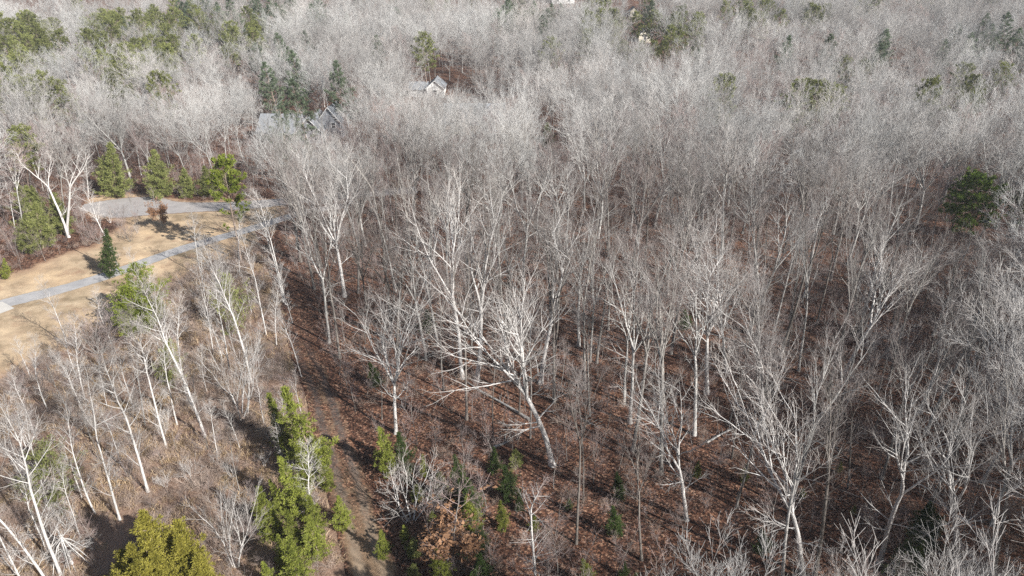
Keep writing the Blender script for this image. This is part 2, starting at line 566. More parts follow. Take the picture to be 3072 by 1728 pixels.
def pine_tree(seed, H=16, crown0=0.35, width=3.4, nb=46, clump=26, mat='needle_pine', layered=0.0, ln=0.42, w=0.085, sparse_low=0.0, round_top=0.5):
    """irregular pine: whorled limbs, needle tufts towards their ends"""
    r = random.Random(seed)
    q = np.random.default_rng(seed)
    tr, cr = MB(), MB()
    n = 10
    pts = branch_path(r, (0, 0, -0.25), (r.gauss(0, .03), r.gauss(0, .03), 1), H * 0.97, n, 0.02, 0.03)
    R0 = 0.012 * H
    rad = [R0 * (1 - 0.93 * j / (n - 1)) for j in range(n)]
    rad[0] *= 1.3
    tr.tube(pts, rad, 8, 'bark_pine')
    C, Dd = [], []
    for i in range(nb):
        u = (i + r.random()) / nb
        if layered:
            lay = 11
            u = (round(u * lay) + r.uniform(-.12, .12)) / lay
        u = min(max(u, 0), 1)
        t = crown0 + (1 - crown0) * u
        if u < 0.42 and r.random() < sparse_low:
            continue
        p, d = at(pts, min(t, .999))
        prof = (1 - u) ** round_top * min(1, 0.45 + 1.6 * u)
        L = width * prof * r.uniform(0.55, 1.15) + 0.35
        az = i * 2.39996 + r.uniform(-.5, .5)
        el = D2R(r.uniform(-2, 22) + 38 * u)
        bd = (math.cos(az) * math.cos(el), math.sin(az) * math.cos(el), math.sin(el))
        bp = branch_path(r, p, bd, L, 5, 0.12, 0.05)
        br = max(0.02, R0 * 0.28 * (1 - 0.6 * u))
        cr.tube(bp, [br + (0.012 - br) * j / 4 for j in range(5)], 4, 'bark_pine')
        k = max(2, int(L / 0.55))
        for j in range(k):
            s = 0.35 + 0.65 * (j + r.random()) / k
            c, cd = at(bp, min(s, .999))
            sd = turn(r, cd, D2R(r.uniform(25, 65)))
            off = r.uniform(0, 0.32) * L * (1 - 0.5 * s)
            c = vadd(c, (sd[0], sd[1], sd[2] * 0.4), off)
            C.append(c)
            Dd.append(vn((cd[0] * .5 + sd[0] * .5, cd[1] * .5 + sd[1] * .5, 0.45)))
            if off > 0.4:
                cr.tube([at(bp, min(s, .999))[0], c], [0.014, 0.008], 3, 'bark_pine')
    p, d = pts[-1], (0, 0, 1)
    for j in range(4):
        C.append((p[0] + r.gauss(0, .15), p[1] + r.gauss(0, .15), p[2] - 0.25 * j))
        Dd.append(d)
    cr.quads(needle_quads(q, C, Dd, clump, ln, w, up=0.25, flat=0.25), mat)
    return tr, cr


def cedar_tree(seed, H=6.0, width=1.7, nb=150, mat='needle_cedar', el=(15, 55), m=14, ln=0.16, w=0.036, tops=1, crown0=0.04, droop=0.0, gap=0.3, sh=0.9):
    """dense feathery cone of upswept sprays, with ragged edge and one or more leaders"""
    r = random.Random(seed)
    q = np.random.default_rng(seed)
    tr, cr = MB(), MB()
    C, Dd = [], []
    for s in range(tops):
        hh = H * (1.0 if s == 0 else r.uniform(0.7, 0.92))
        wd = width * (1.0 if tops == 1 else r.uniform(0.6, 0.8))
        off = (0, 0) if s == 0 else (math.cos(s * 2.4) * width * 0.55, math.sin(s * 2.4) * width * 0.55)
        n = 7
        pts = [(off[0] * min(1, .25 + j / 3), off[1] * min(1, .25 + j / 3), -0.2 + (hh + .2) * j / (n - 1)) for j in range(n)]
        R0 = 0.014 * hh
        tr.tube(pts, [R0 * (1 - 0.92 * j / (n - 1)) for j in range(n)], 6, 'bark_pine')
        lob = [r.uniform(0, 6.28) for _ in range(3)]
        for i in range(nb):
            u = ((i + r.random()) / nb) ** 1.15
            t = crown0 + (1 - crown0) * u
            p, d = at(pts, min(t, .999))
            az = r.uniform(0, 6.28)
            lump = 1 + 0.22 * math.sin(2 * az + lob[0] + 5 * u) + 0.16 * math.sin(3 * az + lob[1] - 9 * u) + gap * r.gauss(0, 1)
            L = max(0.18, wd * (1 - u) ** sh * min(1, .55 + 2.5 * u) * lump)
            e = D2R(r.uniform(*el) + 25 * u)
            bd = (math.cos(az) * math.cos(e), math.sin(az) * math.cos(e), math.sin(e))
            bp = branch_path(r, p, bd, L, 4, 0.08, 0.05 - droop)
            cr.tube(bp, [0.02, 0.016, 0.011, 0.006], 3, 'bark_pine')
            k = max(3, int(L / 0.13))
            for j in range(k):
                f = 0.3 + 0.7 * (j + r.random()) / k
                c, cd = at(bp, min(f, .999))
                sp = 0.13 * L * (1.15 - f) + 0.045
                C.append((c[0] + r.gauss(0, sp), c[1] + r.gauss(0, sp), c[2] + r.gauss(0, sp * .7)))
                Dd.append(cd)
        C.append(pts[-1])
        Dd.append((0, 0, 1))
    cr.quads(needle_quads(q, C, Dd, m, ln, w, up=0.15), mat)
    return tr, cr


def leafy(seed, P, n, mat, sz):
    """a bare shrub or sapling that keeps its dead leaves"""
    tr, cr = bare_tree(seed, P)
    q = np.random.default_rng(seed)
    C = []
    for (k, s, m_), lst in cr.t.items():
        if k == 3:
            C += [p[-1] for p, _ in lst] + [p[1] for p, _ in lst]
    C = np.array(C)
    C = C[C[:, 2] < P['H'] * 0.72]
    C = C[q.permutation(len(C))[:n]]
    cr.quads(needle_quads(q, C, np.tile((0, 0, -.3), (len(C), 1)), 3, sz, sz * .6), mat)
    return tr, cr


# ------------------------------------------------------------------ scene graph helpers
def tag(o, label, cat, group=None):
    o['label'] = label
    o['category'] = cat
    if group:
        o['group'] = group


def link(name, me, parent=None, kind=None):
    o = bpy.data.objects.new(name, me)
    COL.objects.link(o)
    if parent is not None:
        o.parent = parent
    if kind:
        o['kind'] = kind
    return o


class Kind:
    """one shape of tree: its trunk and crown meshes, for copies and for the far woods"""

    def __init__(self, name, tc, H):
        self.name, self.H = name, H
        self.tr = tc[0].mesh(name + '_trunk')
        self.cr = tc[1].mesh(name + '_crown')

    def place(self, name, x, y, h, label, cat, group=None, rz=None, tilt=(0, 0), zs=1.0, split=True):
        root = bpy.data.objects.new(name, None)
        root.empty_display_size = 0.5
        COL.objects.link(root)
        s = h / self.H
        root.location = (x, y, th(x, y))
        root.scale = (s * zs, s * zs, s)
        rz = rng.uniform(0, 6.28) if rz is None else rz
        R = Matrix.Rotation(tilt[0], 4, 'Y') @ Matrix.Rotation(-tilt[1], 4, 'X') @ Matrix.Rotation(rz, 4, 'Z')
        root.rotation_euler = R.to_euler()
        tag(root, label, cat, group)
        link('trunk', self.tr, root)
        link('crown', self.cr, root)
        return root


def lib(name, gen, P, seeds):
    return [Kind(name, gen(s, P), P['H']) for s in seeds]


LIB = {}
LIB['oak'] = [Kind('oak', bare_tree(101 + i, dict(OAK, bark=b_)), 20) for i, b_ in enumerate(['bark_pale', 'bark_grey', 'bark_dark', 'bark_pale', 'bark_grey', 'bark_pale', 'bark_dark'])]
LIB['giant'] = lib('giant', bare_tree, GIANT, range(151, 157))
LIB['poplar'] = [Kind('poplar', bare_tree(201 + i, dict(POPLAR, bark=b_)), 22) for i, b_ in enumerate(['bark_grey', 'bark_pale', 'bark_dark', 'bark_grey', 'bark_pale', 'bark_grey', 'bark_dark'])]
LIB['pole'] = [Kind('pole', bare_tree(301 + i, dict(POLE, bark=b_)), 17) for i, b_ in enumerate(['bark_grey', 'bark_dark', 'bark_pale', 'bark_dark', 'bark_grey'])]
LIB['slender'] = lib('slender', bare_tree, SLENDER, range(401, 407))
LIB['whorl'] = lib('whorl', bare_tree, WHORL, [501, 502])
LIB['shrub'] = lib('shrub', bare_tree, SHRUB, range(601, 604))
LIB['redshrub'] = lib('redshrub', bare_tree, REDSHRUB, range(611, 614))
LIB['sapling'] = lib('sapling', bare_tree, SAPLING, range(701, 705))
LIB['brown'] = [Kind('brown', leafy(s, dict(SAPLING, lv=[dict(n=12, a=48, k=0.45, t0=0.05, p=4), dict(n=6, a=42, k=0.5, t0=0.15, p=3, min=0.3)]), 900, 'leaf_brown', 0.16), 6) for s in (801, 802)]
LIB['pine'] = [Kind('pine', pine_tree(s, 16, 0.42, 4.3, 54, 30, round_top=0.42), 16) for s in (901, 902, 903, 904)]
LIB['brightpine'] = [Kind('brightpine', pine_tree(911, 17, 0.34, 3.9, 84, 46, 'needle_bright', sparse_low=0.72, ln=0.38, w=0.09, round_top=0.42), 17)]
LIB['openpine'] = [Kind('openpine', pine_tree(s, 13, 0.3, 4.0, 44, 30, 'needle_bright', sparse_low=0.3), 13) for s in (915, 916)]
LIB['whitepine'] = [Kind('whitepine', pine_tree(s, 18, 0.25, 4.6, 72, 28, 'needle_white', layered=1, round_top=0.7, ln=0.45, w=0.08), 18) for s in (921, 922, 923)]
LIB['conepine'] = [Kind('conepine', cedar_tree(s, 9, 2.9, 150, 'needle_pine', (0, 22), 8, 0.34, 0.075, 1, 0.05, 0.02, 0.3, 0.8), 9) for s in (931, 932, 933)]
LIB['cedar'] = [Kind('cedar', cedar_tree(s, 6, 1.45, 150, 'needle_cedar'), 6) for s in (941, 942, 943, 944)]
LIB['goldcedar'] = [Kind('goldcedar', cedar_tree(s, 7, 3.0, 260, 'needle_gold', tops=3, m=15, ln=0.19, w=0.042, sh=0.75, gap=0.25), 7) for s in (951, 952)]
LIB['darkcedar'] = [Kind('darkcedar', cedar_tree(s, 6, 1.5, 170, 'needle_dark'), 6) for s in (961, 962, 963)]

LIB['roundpine'] = [Kind('roundpine', pine_tree(s, 14, 0.34, 5.2, 100, 44, 'needle_lone', ln=.36, w=.075, round_top=.45), 14) for s in (985, 986)]
LIB['bushpine'] = [Kind('bushpine', cedar_tree(981, 6, 3.0, 130, 'needle_bright', (-5, 45), 9, 0.2, 0.045, 2, 0.08, 0.0, 0.4, 0.6), 6)]
LIB['paleb'] = [Kind('paleb', cedar_tree(s, 5, 2.4, 90, 'needle_pale', (0, 50), 5, 0.2, 0.05, 1, 0.05, 0.0, 0.35, 0.6), 5) for s in (971, 972)]
LIB['whitebig'] = lib('whitebig', bare_tree, WHITEBIG, (451, 452, 453))

# single meshes for the far woods and the ground cover, instanced there
FARCOL = {}


def merged(name, tc):
    a, b = tc
    for k, v in a.t.items():
        b.t.setdefault(k, []).extend(v)
    return b.mesh(name)


def source(cname, meshes):
    c = bpy.data.collections.new(cname)
    for i, me in enumerate(meshes):
        o = bpy.data.objects.new(f'{cname}_{i:02d}', me)
        c.objects.link(o)
    FARCOL[cname] = (c, len(meshes))


BROOM = dict(fork=0.36, leaders=(4, 6), la=(10, 42), w=0.05, trop=0.05, twig='twig_grey', bark='bark_pale', rt=0.0115, rtw=0.016,
             lv=[dict(n=8, a=27, k=0.50, t0=0.06, p=5, rk=0.55), dict(n=6, a=27, k=0.52, t0=0.15, p=3, rk=0.5), dict(n=5, a=28, k=0.6, t0=0.15, p=3, min=0.7)])
CARPET = dict(BROOM, rt=0.012, rtw=0.03, R=0.15,
              lv=[dict(n=9, a=30, k=0.48, t0=0.05, p=4, rk=0.42), dict(n=7, a=30, k=0.52, t0=0.12, p=3, rk=0.45), dict(n=6, a=30, k=0.62, t0=0.1, p=3, min=0.7)])
fo = dict(OAK, **dict(BROOM, la=(14, 48)))
fp = dict(POPLAR, **dict(BROOM, bark='bark_grey'))
fl = dict(POLE, **dict(BROOM, leaders=(1, 3), fork=0.5, twig='twig_red'))
co_ = dict(OAK, **dict(CARPET, la=(14, 46)))
cp_ = dict(POPLAR, **dict(CARPET, bark='bark_grey'))
far_bare = [merged('far', bare_tree(s, co_)) for s in (111, 112, 113, 114)] + [merged('far', bare_tree(s, cp_)) for s in (211, 212, 213, 214)] + [merged('far', bare_tree(s, fl)) for s in (311, 312)]
source('far_bare', far_bare)
FARKIND = []
for s, P in ((121, fo), (122, fo), (123, fo), (221, fp), (222, fp), (223, fp), (321, fl)):
    FARKIND.append(Kind('farbare', bare_tree(s, P), P['H']))
source('brush', [merged('brush', bare_tree(s, BRUSH)) for s in range(1001, 1006)])
source('sapling_mass', [merged('sapling_mass', bare_tree(s, SAPLING)) for s in range(711, 715)])


def stuff_cloud(name, cname, X, Y, hs, label, rots=True, zoff=0.0):
    """one object of ground cover or far woods: points carrying instances"""
    c, n = FARCOL[cname]
    me = bpy.data.meshes.new(name)
    X, Y, hs = np.asarray(X), np.asarray(Y), np.asarray(hs, np.float32)
    Z = terrain(X, Y) + zoff
    me.vertices.add(len(X))
    me.vertices.foreach_set('co', np.stack([X, Y, Z], 1).astype(np.float32).ravel())
    a = me.attributes.new('idx', 'INT', 'POINT')
    a.data.foreach_set('value', nrng.integers(0, n, len(X)).astype(np.int32))
    a = me.attributes.new('rot', 'FLOAT_VECTOR', 'POINT')
    rv = np.stack([nrng.normal(0, .04, len(X)), nrng.normal(0, .04, len(X)), nrng.uniform(0, 6.28, len(X))], 1).astype(np.float32)
    a.data.foreach_set('vector', rv.ravel())
    a = me.attributes.new('scl', 'FLOAT', 'POINT')
    a.data.foreach_set('value', hs)
    ng = bpy.data.node_groups.new(name, 'GeometryNodeTree')
    ng.interface.new_socket('Geometry', in_out='INPUT', socket_type='NodeSocketGeometry')
    ng.interface.new_socket('Geometry', in_out='OUTPUT', socket_type='NodeSocketGeometry')
    N = ng.nodes
    gi, go = N.new('NodeGroupInput'), N.new('NodeGroupOutput')
    ci = N.new('GeometryNodeCollectionInfo')
    ci.inputs['Collection'].default_value = c
    ci.inputs['Separate Children'].default_value = True
    ci.inputs['Reset Children'].default_value = True
    ip = N.new('GeometryNodeInstanceOnPoints')
    ip.inputs['Pick Instance'].default_value = True

    def attr(nm, dt):
        k = N.new('GeometryNodeInputNamedAttribute')
        k.data_type = dt
        k.inputs['Name'].default_value = nm
        return [s for s in k.outputs if s.enabled and s.name == 'Attribute'][0]
    Lk = ng.links
    Lk.new(gi.outputs[0], ip.inputs['Points'])
    Lk.new(ci.outputs[0], ip.inputs['Instance'])
    Lk.new(attr('idx', 'INT'), ip.inputs['Instance Index'])
    Lk.new(attr('rot', 'FLOAT_VECTOR'), ip.inputs['Rotation'])
    Lk.new(attr('scl', 'FLOAT'), ip.inputs['Scale'])
    Lk.new(ip.outputs[0], go.inputs[0])
    o = link(name, me, kind='stuff')
    md = o.modifiers.new('scatter', 'NODES')
    md.node_group = ng
    o['label'] = label
    return o


exec_part = None
# ------------------------------------------------------------------ ground, lawn, roads
def lines(a, b, fine0, fine1, st, grow):
    v = list(np.arange(fine0, fine1 + 1e-6, st))
    s = st
    while v[-1] < b:
        s *= grow
        v.append(v[-1] + s)
    s = st
    while v[0] > a:
        s *= grow
        v.insert(0, v[0] - s)
    return np.array(v)


gx = lines(-900, 900, -110, 90, 1.0, 1.12)
gy = lines(-150, 1100, 20, 190, 1.0, 1.10)
GX, GY = np.meshgrid(gx, gy)
GZ = terrain(GX, GY)
PX, PY = proj(GX, GY, GZ)
front = GY > 5


def blur(a, n=2):
    a = a.astype(float)
    for _ in range(n):
        b = a.copy()
        b[1:-1, 1:-1] = (a[1:-1, 1:-1] * 2 + a[:-2, 1:-1] + a[2:, 1:-1] + a[1:-1, :-2] + a[1:-1, 2:]) / 6
        a = b
    return a


near = (GY < 188) & front
lawn = blur(inpoly(PX, PY, LAWN) & near, 9)
scrub = blur(inpoly(PX, PY, SCRUB) & near, 4)
ground_me = bpy.data.meshes.new('ground')
ny, nx = GX.shape
idx = np.arange(nx * ny).reshape(ny, nx)
F = np.stack([idx[:-1, :-1], idx[:-1, 1:], idx[1:, 1:], idx[1:, :-1]], -1).reshape(-1, 4)
ground_me.vertices.add(nx * ny)
ground_me.vertices.foreach_set('co', np.stack([GX, GY, GZ], -1).astype(np.float32).ravel())
ground_me.loops.add(F.size)
ground_me.loops.foreach_set('vertex_index', F.ravel().astype(np.int32))
ground_me.polygons.add(len(F))
ground_me.polygons.foreach_set('loop_start', (4 * np.arange(len(F))).astype(np.int32))
ground_me.polygons.foreach_set('use_smooth', np.ones(len(F), bool))
for nm, arr in (('lawn', lawn), ('scrub', scrub)):
    a = ground_me.attributes.new(nm, 'FLOAT', 'POINT')
    a.data.foreach_set('value', arr.astype(np.float32).ravel())
ground_me.update(calc_edges=True)


def attr_node(nt, nm):
    a = nt.nodes.new('ShaderNodeAttribute')
    a.attribute_name = nm
    return a.outputs['Fac']


def voronoi(nt, scale, vec):
    v = nt.nodes.new('ShaderNodeTexVoronoi')
    v.inputs['Scale'].default_value = scale
    nt.links.new(vec, v.inputs['Vector'])
    return v


def litter_color(nt, vec):
    """leaf-sized cells of brown, rust and tan over broad damp and dry patches"""
    v = voronoi(nt, 7.0, vec)
    sep = nt.nodes.new('ShaderNodeSeparateColor')
    nt.links.new(v.outputs['Color'], sep.inputs[0])
    r1 = ramp(nt, [(0.0, (0.020, 0.012, 0.009)), (0.32, (0.062, 0.032, 0.022)), (0.6, (0.125, 0.060, 0.039)), (0.85, (0.225, 0.115, 0.072)), (1.0, (0.40, 0.26, 0.18))])
    nt.links.new(sep.outputs[0], r1.inputs[0])
    n = noise(nt, 0.35, 5, vec)
    r2 = ramp(nt, [(0.35, (0.72, 0.72, 0.75)), (0.65, (1.15, 1.08, 1.0))])
    nt.links.new(n.outputs['Fac'], r2.inputs[0])
    m = nt.nodes.new('ShaderNodeMix')
    m.data_type = 'RGBA'
    m.blend_type = 'MULTIPLY'
    m.inputs[0].default_value = 1
    nt.links.new(r1.outputs[0], m.inputs[6])
    nt.links.new(r2.outputs[0], m.inputs[7])
    return m.outputs[2], v


def edge_mask(nt, fac, vec, scale=0.8, width=0.16):
    n = noise(nt, scale, 5, vec, 0.65)
    s = math_n(nt, 'ADD', fac, math_n(nt, 'MULTIPLY', math_n(nt, 'SUBTRACT', n.outputs['Fac'], 0.5), 0.9))
    mr = nt.nodes.new('ShaderNodeMapRange')
    mr.inputs[1].default_value = 0.5 - width
    mr.inputs[2].default_value = 0.5 + width
    nt.links.new(s, mr.inputs[0])
    return mr.outputs[0]


m, nt, b = new_mat('forest_floor')
gv = geovec(nt)
lit, vor = litter_color(nt, gv)
# dry grass
ng1 = noise(nt, 9.0, 6, gv, 0.75)
ng2 = noise(nt, 0.22, 4, gv)
rg = ramp(nt, [(0.32, (0.25, 0.175, 0.11)), (0.5, (0.48, 0.36, 0.235)), (0.66, (0.66, 0.54, 0.38))])
gm = math_n(nt, 'ADD', math_n(nt, 'MULTIPLY', ng1.outputs['Fac'], 0.55), math_n(nt, 'MULTIPLY', ng2.outputs['Fac'], 0.45))
nt.links.new(gm, rg.inputs[0])
# leaf drifts and red clay showing through the grass
nc = noise(nt, 0.16, 5, gv, 0.7)
rc = ramp(nt, [(0.55, (0, 0, 0)), (0.66, (1, 1, 1))])
nt.links.new(nc.outputs['Fac'], rc.inputs[0])
drift = nt.nodes.new('ShaderNodeMapRange')
drift.inputs[1].default_value = 1.0
drift.inputs[2].default_value = 0.6
nt.links.new(math_n(nt, 'ADD', attr_node(nt, 'lawn'), math_n(nt, 'MULTIPLY', math_n(nt, 'SUBTRACT', nc.outputs['Fac'], 0.5), 0.9)), drift.inputs[0])
patchy = math_n(nt, 'MAXIMUM', math_n(nt, 'MULTIPLY', rc.outputs[0], 0.7), math_n(nt, 'MULTIPLY', drift.outputs[0], 0.75))
leafy_n = noise(nt, 5.0, 5, gv, 0.75)
leafy_c = ramp(nt, [(0.3, (0.17, 0.09, 0.055)), (0.7, (0.45, 0.29, 0.19))])
nt.links.new(leafy_n.outputs['Fac'], leafy_c.inputs[0])
tone = noise(nt, 0.11, 6, gv, 0.7)
tr_ = ramp(nt, [(0.36, (0.60, 0.62, 0.60)), (0.5, (0.95, 0.95, 0.95)), (0.64, (1.18, 1.13, 1.05))])
nt.links.new(tone.outputs['Fac'], tr_.inputs[0])
tm_ = nt.nodes.new('ShaderNodeMix')
tm_.data_type = 'RGBA'
tm_.blend_type = 'MULTIPLY'
tm_.inputs[0].default_value = 1
nt.links.new(rg.outputs[0], tm_.inputs[6])
nt.links.new(tr_.outputs[0], tm_.inputs[7])
grass = mixc(nt, patchy, tm_.outputs[2], leafy_c.outputs[0])
nd = noise(nt, 0.5, 5, gv, 0.7)
rd = ramp(nt, [(0.69, (0, 0, 0)), (0.73, (1, 1, 1))])
nt.links.new(nd.outputs['Fac'], rd.inputs[0])
grass = mixc(nt, math_n(nt, 'MULTIPLY', rd.outputs[0], 0.75), grass, (0.40, 0.15, 0.075))
# scrub: bleached leaves and dead stalks, some moss green
ns = noise(nt, 6.0, 6, gv, 0.75)
rs = ramp(nt, [(0.28, (0.10, 0.062, 0.045)), (0.5, (0.25, 0.165, 0.12)), (0.72, (0.44, 0.32, 0.24))])
nt.links.new(ns.outputs['Fac'], rs.inputs[0])
ns2 = noise(nt, 0.25, 4, gv)
rs2 = ramp(nt, [(0.56, (0, 0, 0)), (0.7, (1, 1, 1))])
nt.links.new(ns2.outputs['Fac'], rs2.inputs[0])
scr = mixc(nt, math_n(nt, 'MULTIPLY', rs2.outputs[0], 0.5), rs.outputs[0], (0.17, 0.16, 0.055))
c = mixc(nt, edge_mask(nt, attr_node(nt, 'scrub'), gv, 0.6, 0.25), lit, scr)
c = mixc(nt, edge_mask(nt, attr_node(nt, 'lawn'), gv, 0.7, 0.12), c, grass)
nt.links.new(c, b.inputs['Base Color'])
b.inputs['Roughness'].default_value = 0.95
bp = nt.nodes.new('ShaderNodeBump')
bp.inputs['Strength'].default_value = 0.8
bp.inputs['Distance'].default_value = 0.08
nb = noise(nt, 5.0, 6, gv, 0.75)
nt.links.new(nb.outputs['Fac'], bp.inputs['Height'])
nt.links.new(bp.outputs[0], b.inputs['Normal'])
M['forest_floor'] = m
ground_me.materials.append(m)
g = link('ground', ground_me, kind='structure')


def resample(P, step):
    P = np.asarray(P, float)
    out = []
    Q = np.vstack([2 * P[0] - P[1], P, 2 * P[-1] - P[-2]])
    for i in range(1, len(Q) - 2):
        n = max(2, int(np.linalg.norm(Q[i + 1, :2] - Q[i, :2]) / step))
        for t in np.arange(n) / n:
            out.append(0.5 * (2 * Q[i] + (Q[i + 1] - Q[i - 1]) * t + (2 * Q[i - 1] - 5 * Q[i] + 4 * Q[i + 1] - Q[i + 2]) * t * t + (3 * Q[i] - Q[i - 1] - 3 * Q[i + 1] + Q[i + 2]) * t ** 3))
    out.append(P[-1])
    return np.array(out)


def strip(name, pxs, z, mat, seed=1, across=9, jit=0.16):
    """a lane along photo-pixel centre points (px, py, width in metres)"""
    q = np.random.default_rng(seed)
    P = resample([(*ground(a, b_), w_) for a, b_, w_ in pxs], 0.8)
    T = np.gradient(P[:, :2], axis=0)
    T /= np.linalg.norm(T, axis=1, keepdims=True)
    Nn = np.stack([-T[:, 1], T[:, 0]], 1)
    s = np.linspace(-1, 1, across)
    e = np.convolve(q.normal(0, jit, len(P) + 4), [.2, .2, .2, .2, .2], 'valid')
    e2 = np.convolve(q.normal(0, jit, len(P) + 4), [.2, .2, .2, .2, .2], 'valid')
    hw = P[:, 2] / 2
    off = np.where(s[None, :] < 0, s[None, :] * (hw + e)[:, None], s[None, :] * (hw + e2)[:, None])
    X = P[:, None, 0] + Nn[:, None, 0] * off
    Y = P[:, None, 1] + Nn[:, None, 1] * off
    v = np.stack([X, Y, np.full_like(X, z) + 0 * X], -1).reshape(-1, 3)
    n = len(P)
    ii = np.arange(n * across).reshape(n, across)
    F = np.stack([ii[:-1, :-1], ii[:-1, 1:], ii[1:, 1:], ii[1:, :-1]], -1).reshape(-1, 4)
    me = bpy.data.meshes.new(name)
    me.from_pydata(v.tolist(), [], F.tolist())
    a = me.attributes.new('across', 'FLOAT', 'POINT')
    a.data.foreach_set('value', np.tile(s, n).astype(np.float32))
    a = me.attributes.new('along', 'FLOAT', 'POINT')
    a.data.foreach_set('value', np.repeat(np.arange(n) * 0.8, across).astype(np.float32))
    me.materials.append(mat)
    if me.polygons[0].normal.z < 0:
        me.flip_normals()
    return link(name, me, kind='structure')


def paved_mat(name, dark, light, edge_col, stain=0.4, edge=0.86):
    m, nt, b = new_mat(name)
    gv = geovec(nt)
    n1 = noise(nt, 14, 6, gv, 0.8)
    n2 = noise(nt, 0.45, 5, gv, 0.65)
    f = math_n(nt, 'ADD', math_n(nt, 'MULTIPLY', n1.outputs['Fac'], 0.45), math_n(nt, 'MULTIPLY', n2.outputs['Fac'], 0.55))
    r = ramp(nt, [(0.33, dark), (0.62, light)])
    nt.links.new(f, r.inputs[0])
    ac = math_n(nt, 'ABSOLUTE', attr_node(nt, 'across'))
    n3 = noise(nt, 1.6, 5, gv, 0.7)
    e = math_n(nt, 'ADD', ac, math_n(nt, 'MULTIPLY', math_n(nt, 'SUBTRACT', n3.outputs['Fac'], 0.5), 0.5))
    mr = nt.nodes.new('ShaderNodeMapRange')
    mr.inputs[1].default_value = edge
    mr.inputs[2].default_value = edge + 0.14
    nt.links.new(e, mr.inputs[0])
    n4 = noise(nt, 8, 5, gv, 0.75)
    re = ramp(nt, [(0.3, tuple(x * 0.6 for x in edge_col)), (0.7, edge_col)])
    nt.links.new(n4.outputs['Fac'], re.inputs[0])
    c = mixc(nt, mr.outputs[0], r.outputs[0], re.outputs[0])
    nt.links.new(c, b.inputs['Base Color'])
    b.inputs['Roughness'].default_value = 0.85
    bp = nt.nodes.new('ShaderNodeBump')
    bp.inputs['Strength'].default_value = 0.4
    bp.inputs['Distance'].default_value = 0.02
    nt.links.new(n1.outputs['Fac'], bp.inputs['Height'])
    nt.links.new(bp.outputs[0], b.inputs['Normal'])
    return m


drive_m = paved_mat('driveway_asphalt', (0.24, 0.24, 0.245), (0.44, 0.43, 0.425), (0.42, 0.33, 0.22))
strip('driveway', [(-330, 1010, 3.4), (-160, 978, 3.4), (0, 915, 3.4), (150, 877, 3.3), (298, 834, 3.2), (420, 793, 3.1), (517, 757, 3.0), (596, 732, 3.0),
                   (680, 708, 3.0), (760, 685, 3.0), (850, 655, 3.0), (930, 634, 3.0), (1040, 616, 3.0)], 0.03, drive_m, 3)
conc_m = paved_mat('concrete', (0.42, 0.40, 0.37), (0.62, 0.59, 0.54), (0.5, 0.42, 0.32), edge=0.97)
strip('concrete_apron', [(-300, 1003, 4.4), (-160, 976, 4.2), (-60, 945, 3.9), (25, 915, 3.7)], 0.036, conc_m, 9, jit=0.02)
road_m = paved_mat('road_asphalt', (0.27, 0.255, 0.25), (0.40, 0.375, 0.36), (0.30, 0.19, 0.12))
strip('road', [(245, 622, 4), (290, 619, 7), (345, 619, 11), (400, 621, 13.2), (445, 622, 11.5), (500, 624, 8.0), (570, 623, 6.2), (660, 620, 5.5), (760, 614, 5.2), (900, 600, 5),
               (1050, 585, 5), (1250, 570, 5)], 0.042, road_m, 5)

m, nt, b = new_mat('dirt_track')
gv = geovec(nt)
lit, vor = litter_color(nt, gv)
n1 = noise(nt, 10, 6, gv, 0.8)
rgv = ramp(nt, [(0.3, (0.065, 0.055, 0.048)), (0.7, (0.19, 0.165, 0.145))])  # gravel colour darkened to stand in for tree shade over the track
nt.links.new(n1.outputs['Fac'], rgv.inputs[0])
rst = ramp(nt, [(0.3, (0.16, 0.10, 0.06)), (0.52, (0.32, 0.22, 0.135)), (0.75, (0.48, 0.36, 0.24))])
n2 = noise(nt, 11, 6, gv, 0.75)
nt.links.new(n2.outputs['Fac'], rst.inputs[0])
ac = math_n(nt, 'ABSOLUTE', attr_node(nt, 'across'))
# two wheel ruts at 0.5 either side
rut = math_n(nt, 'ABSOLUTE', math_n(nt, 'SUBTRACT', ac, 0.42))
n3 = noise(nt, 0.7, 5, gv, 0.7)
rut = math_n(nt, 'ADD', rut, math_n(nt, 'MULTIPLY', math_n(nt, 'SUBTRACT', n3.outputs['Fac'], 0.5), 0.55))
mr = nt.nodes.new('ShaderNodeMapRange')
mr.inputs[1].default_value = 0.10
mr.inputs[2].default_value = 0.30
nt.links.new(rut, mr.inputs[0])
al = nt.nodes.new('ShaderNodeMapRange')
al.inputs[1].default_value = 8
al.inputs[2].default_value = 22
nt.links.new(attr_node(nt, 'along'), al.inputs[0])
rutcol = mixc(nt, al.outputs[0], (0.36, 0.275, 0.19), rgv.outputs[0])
leafm = ramp(nt, [(0.42, (0, 0, 0)), (0.56, (1, 1, 1))])
nt.links.new(n3.outputs['Fac'], leafm.inputs[0])
midcol = mixc(nt, math_n(nt, 'MULTIPLY', al.outputs[0], leafm.outputs[0]), rst.outputs[0], lit)
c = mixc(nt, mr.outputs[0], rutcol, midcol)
lf = ramp(nt, [(0.40, (0.25, 0.25, 0.25)), (0.6, (0.9, 0.9, 0.9))])
nt.links.new(noise(nt, 0.9, 6, gv, 0.75).outputs['Fac'], lf.inputs[0])
c = mixc(nt, math_n(nt, 'MULTIPLY', lf.outputs[0], math_n(nt, 'ADD', math_n(nt, 'MULTIPLY', al.outputs[0], 0.6), 0.25)), c, lit)
em = math_n(nt, 'ADD', ac, math_n(nt, 'MULTIPLY', math_n(nt, 'SUBTRACT', noise(nt, 1.2, 5, gv, 0.7).outputs['Fac'], 0.5), 0.6))
mr2 = nt.nodes.new('ShaderNodeMapRange')
mr2.inputs[1].default_value = 0.68
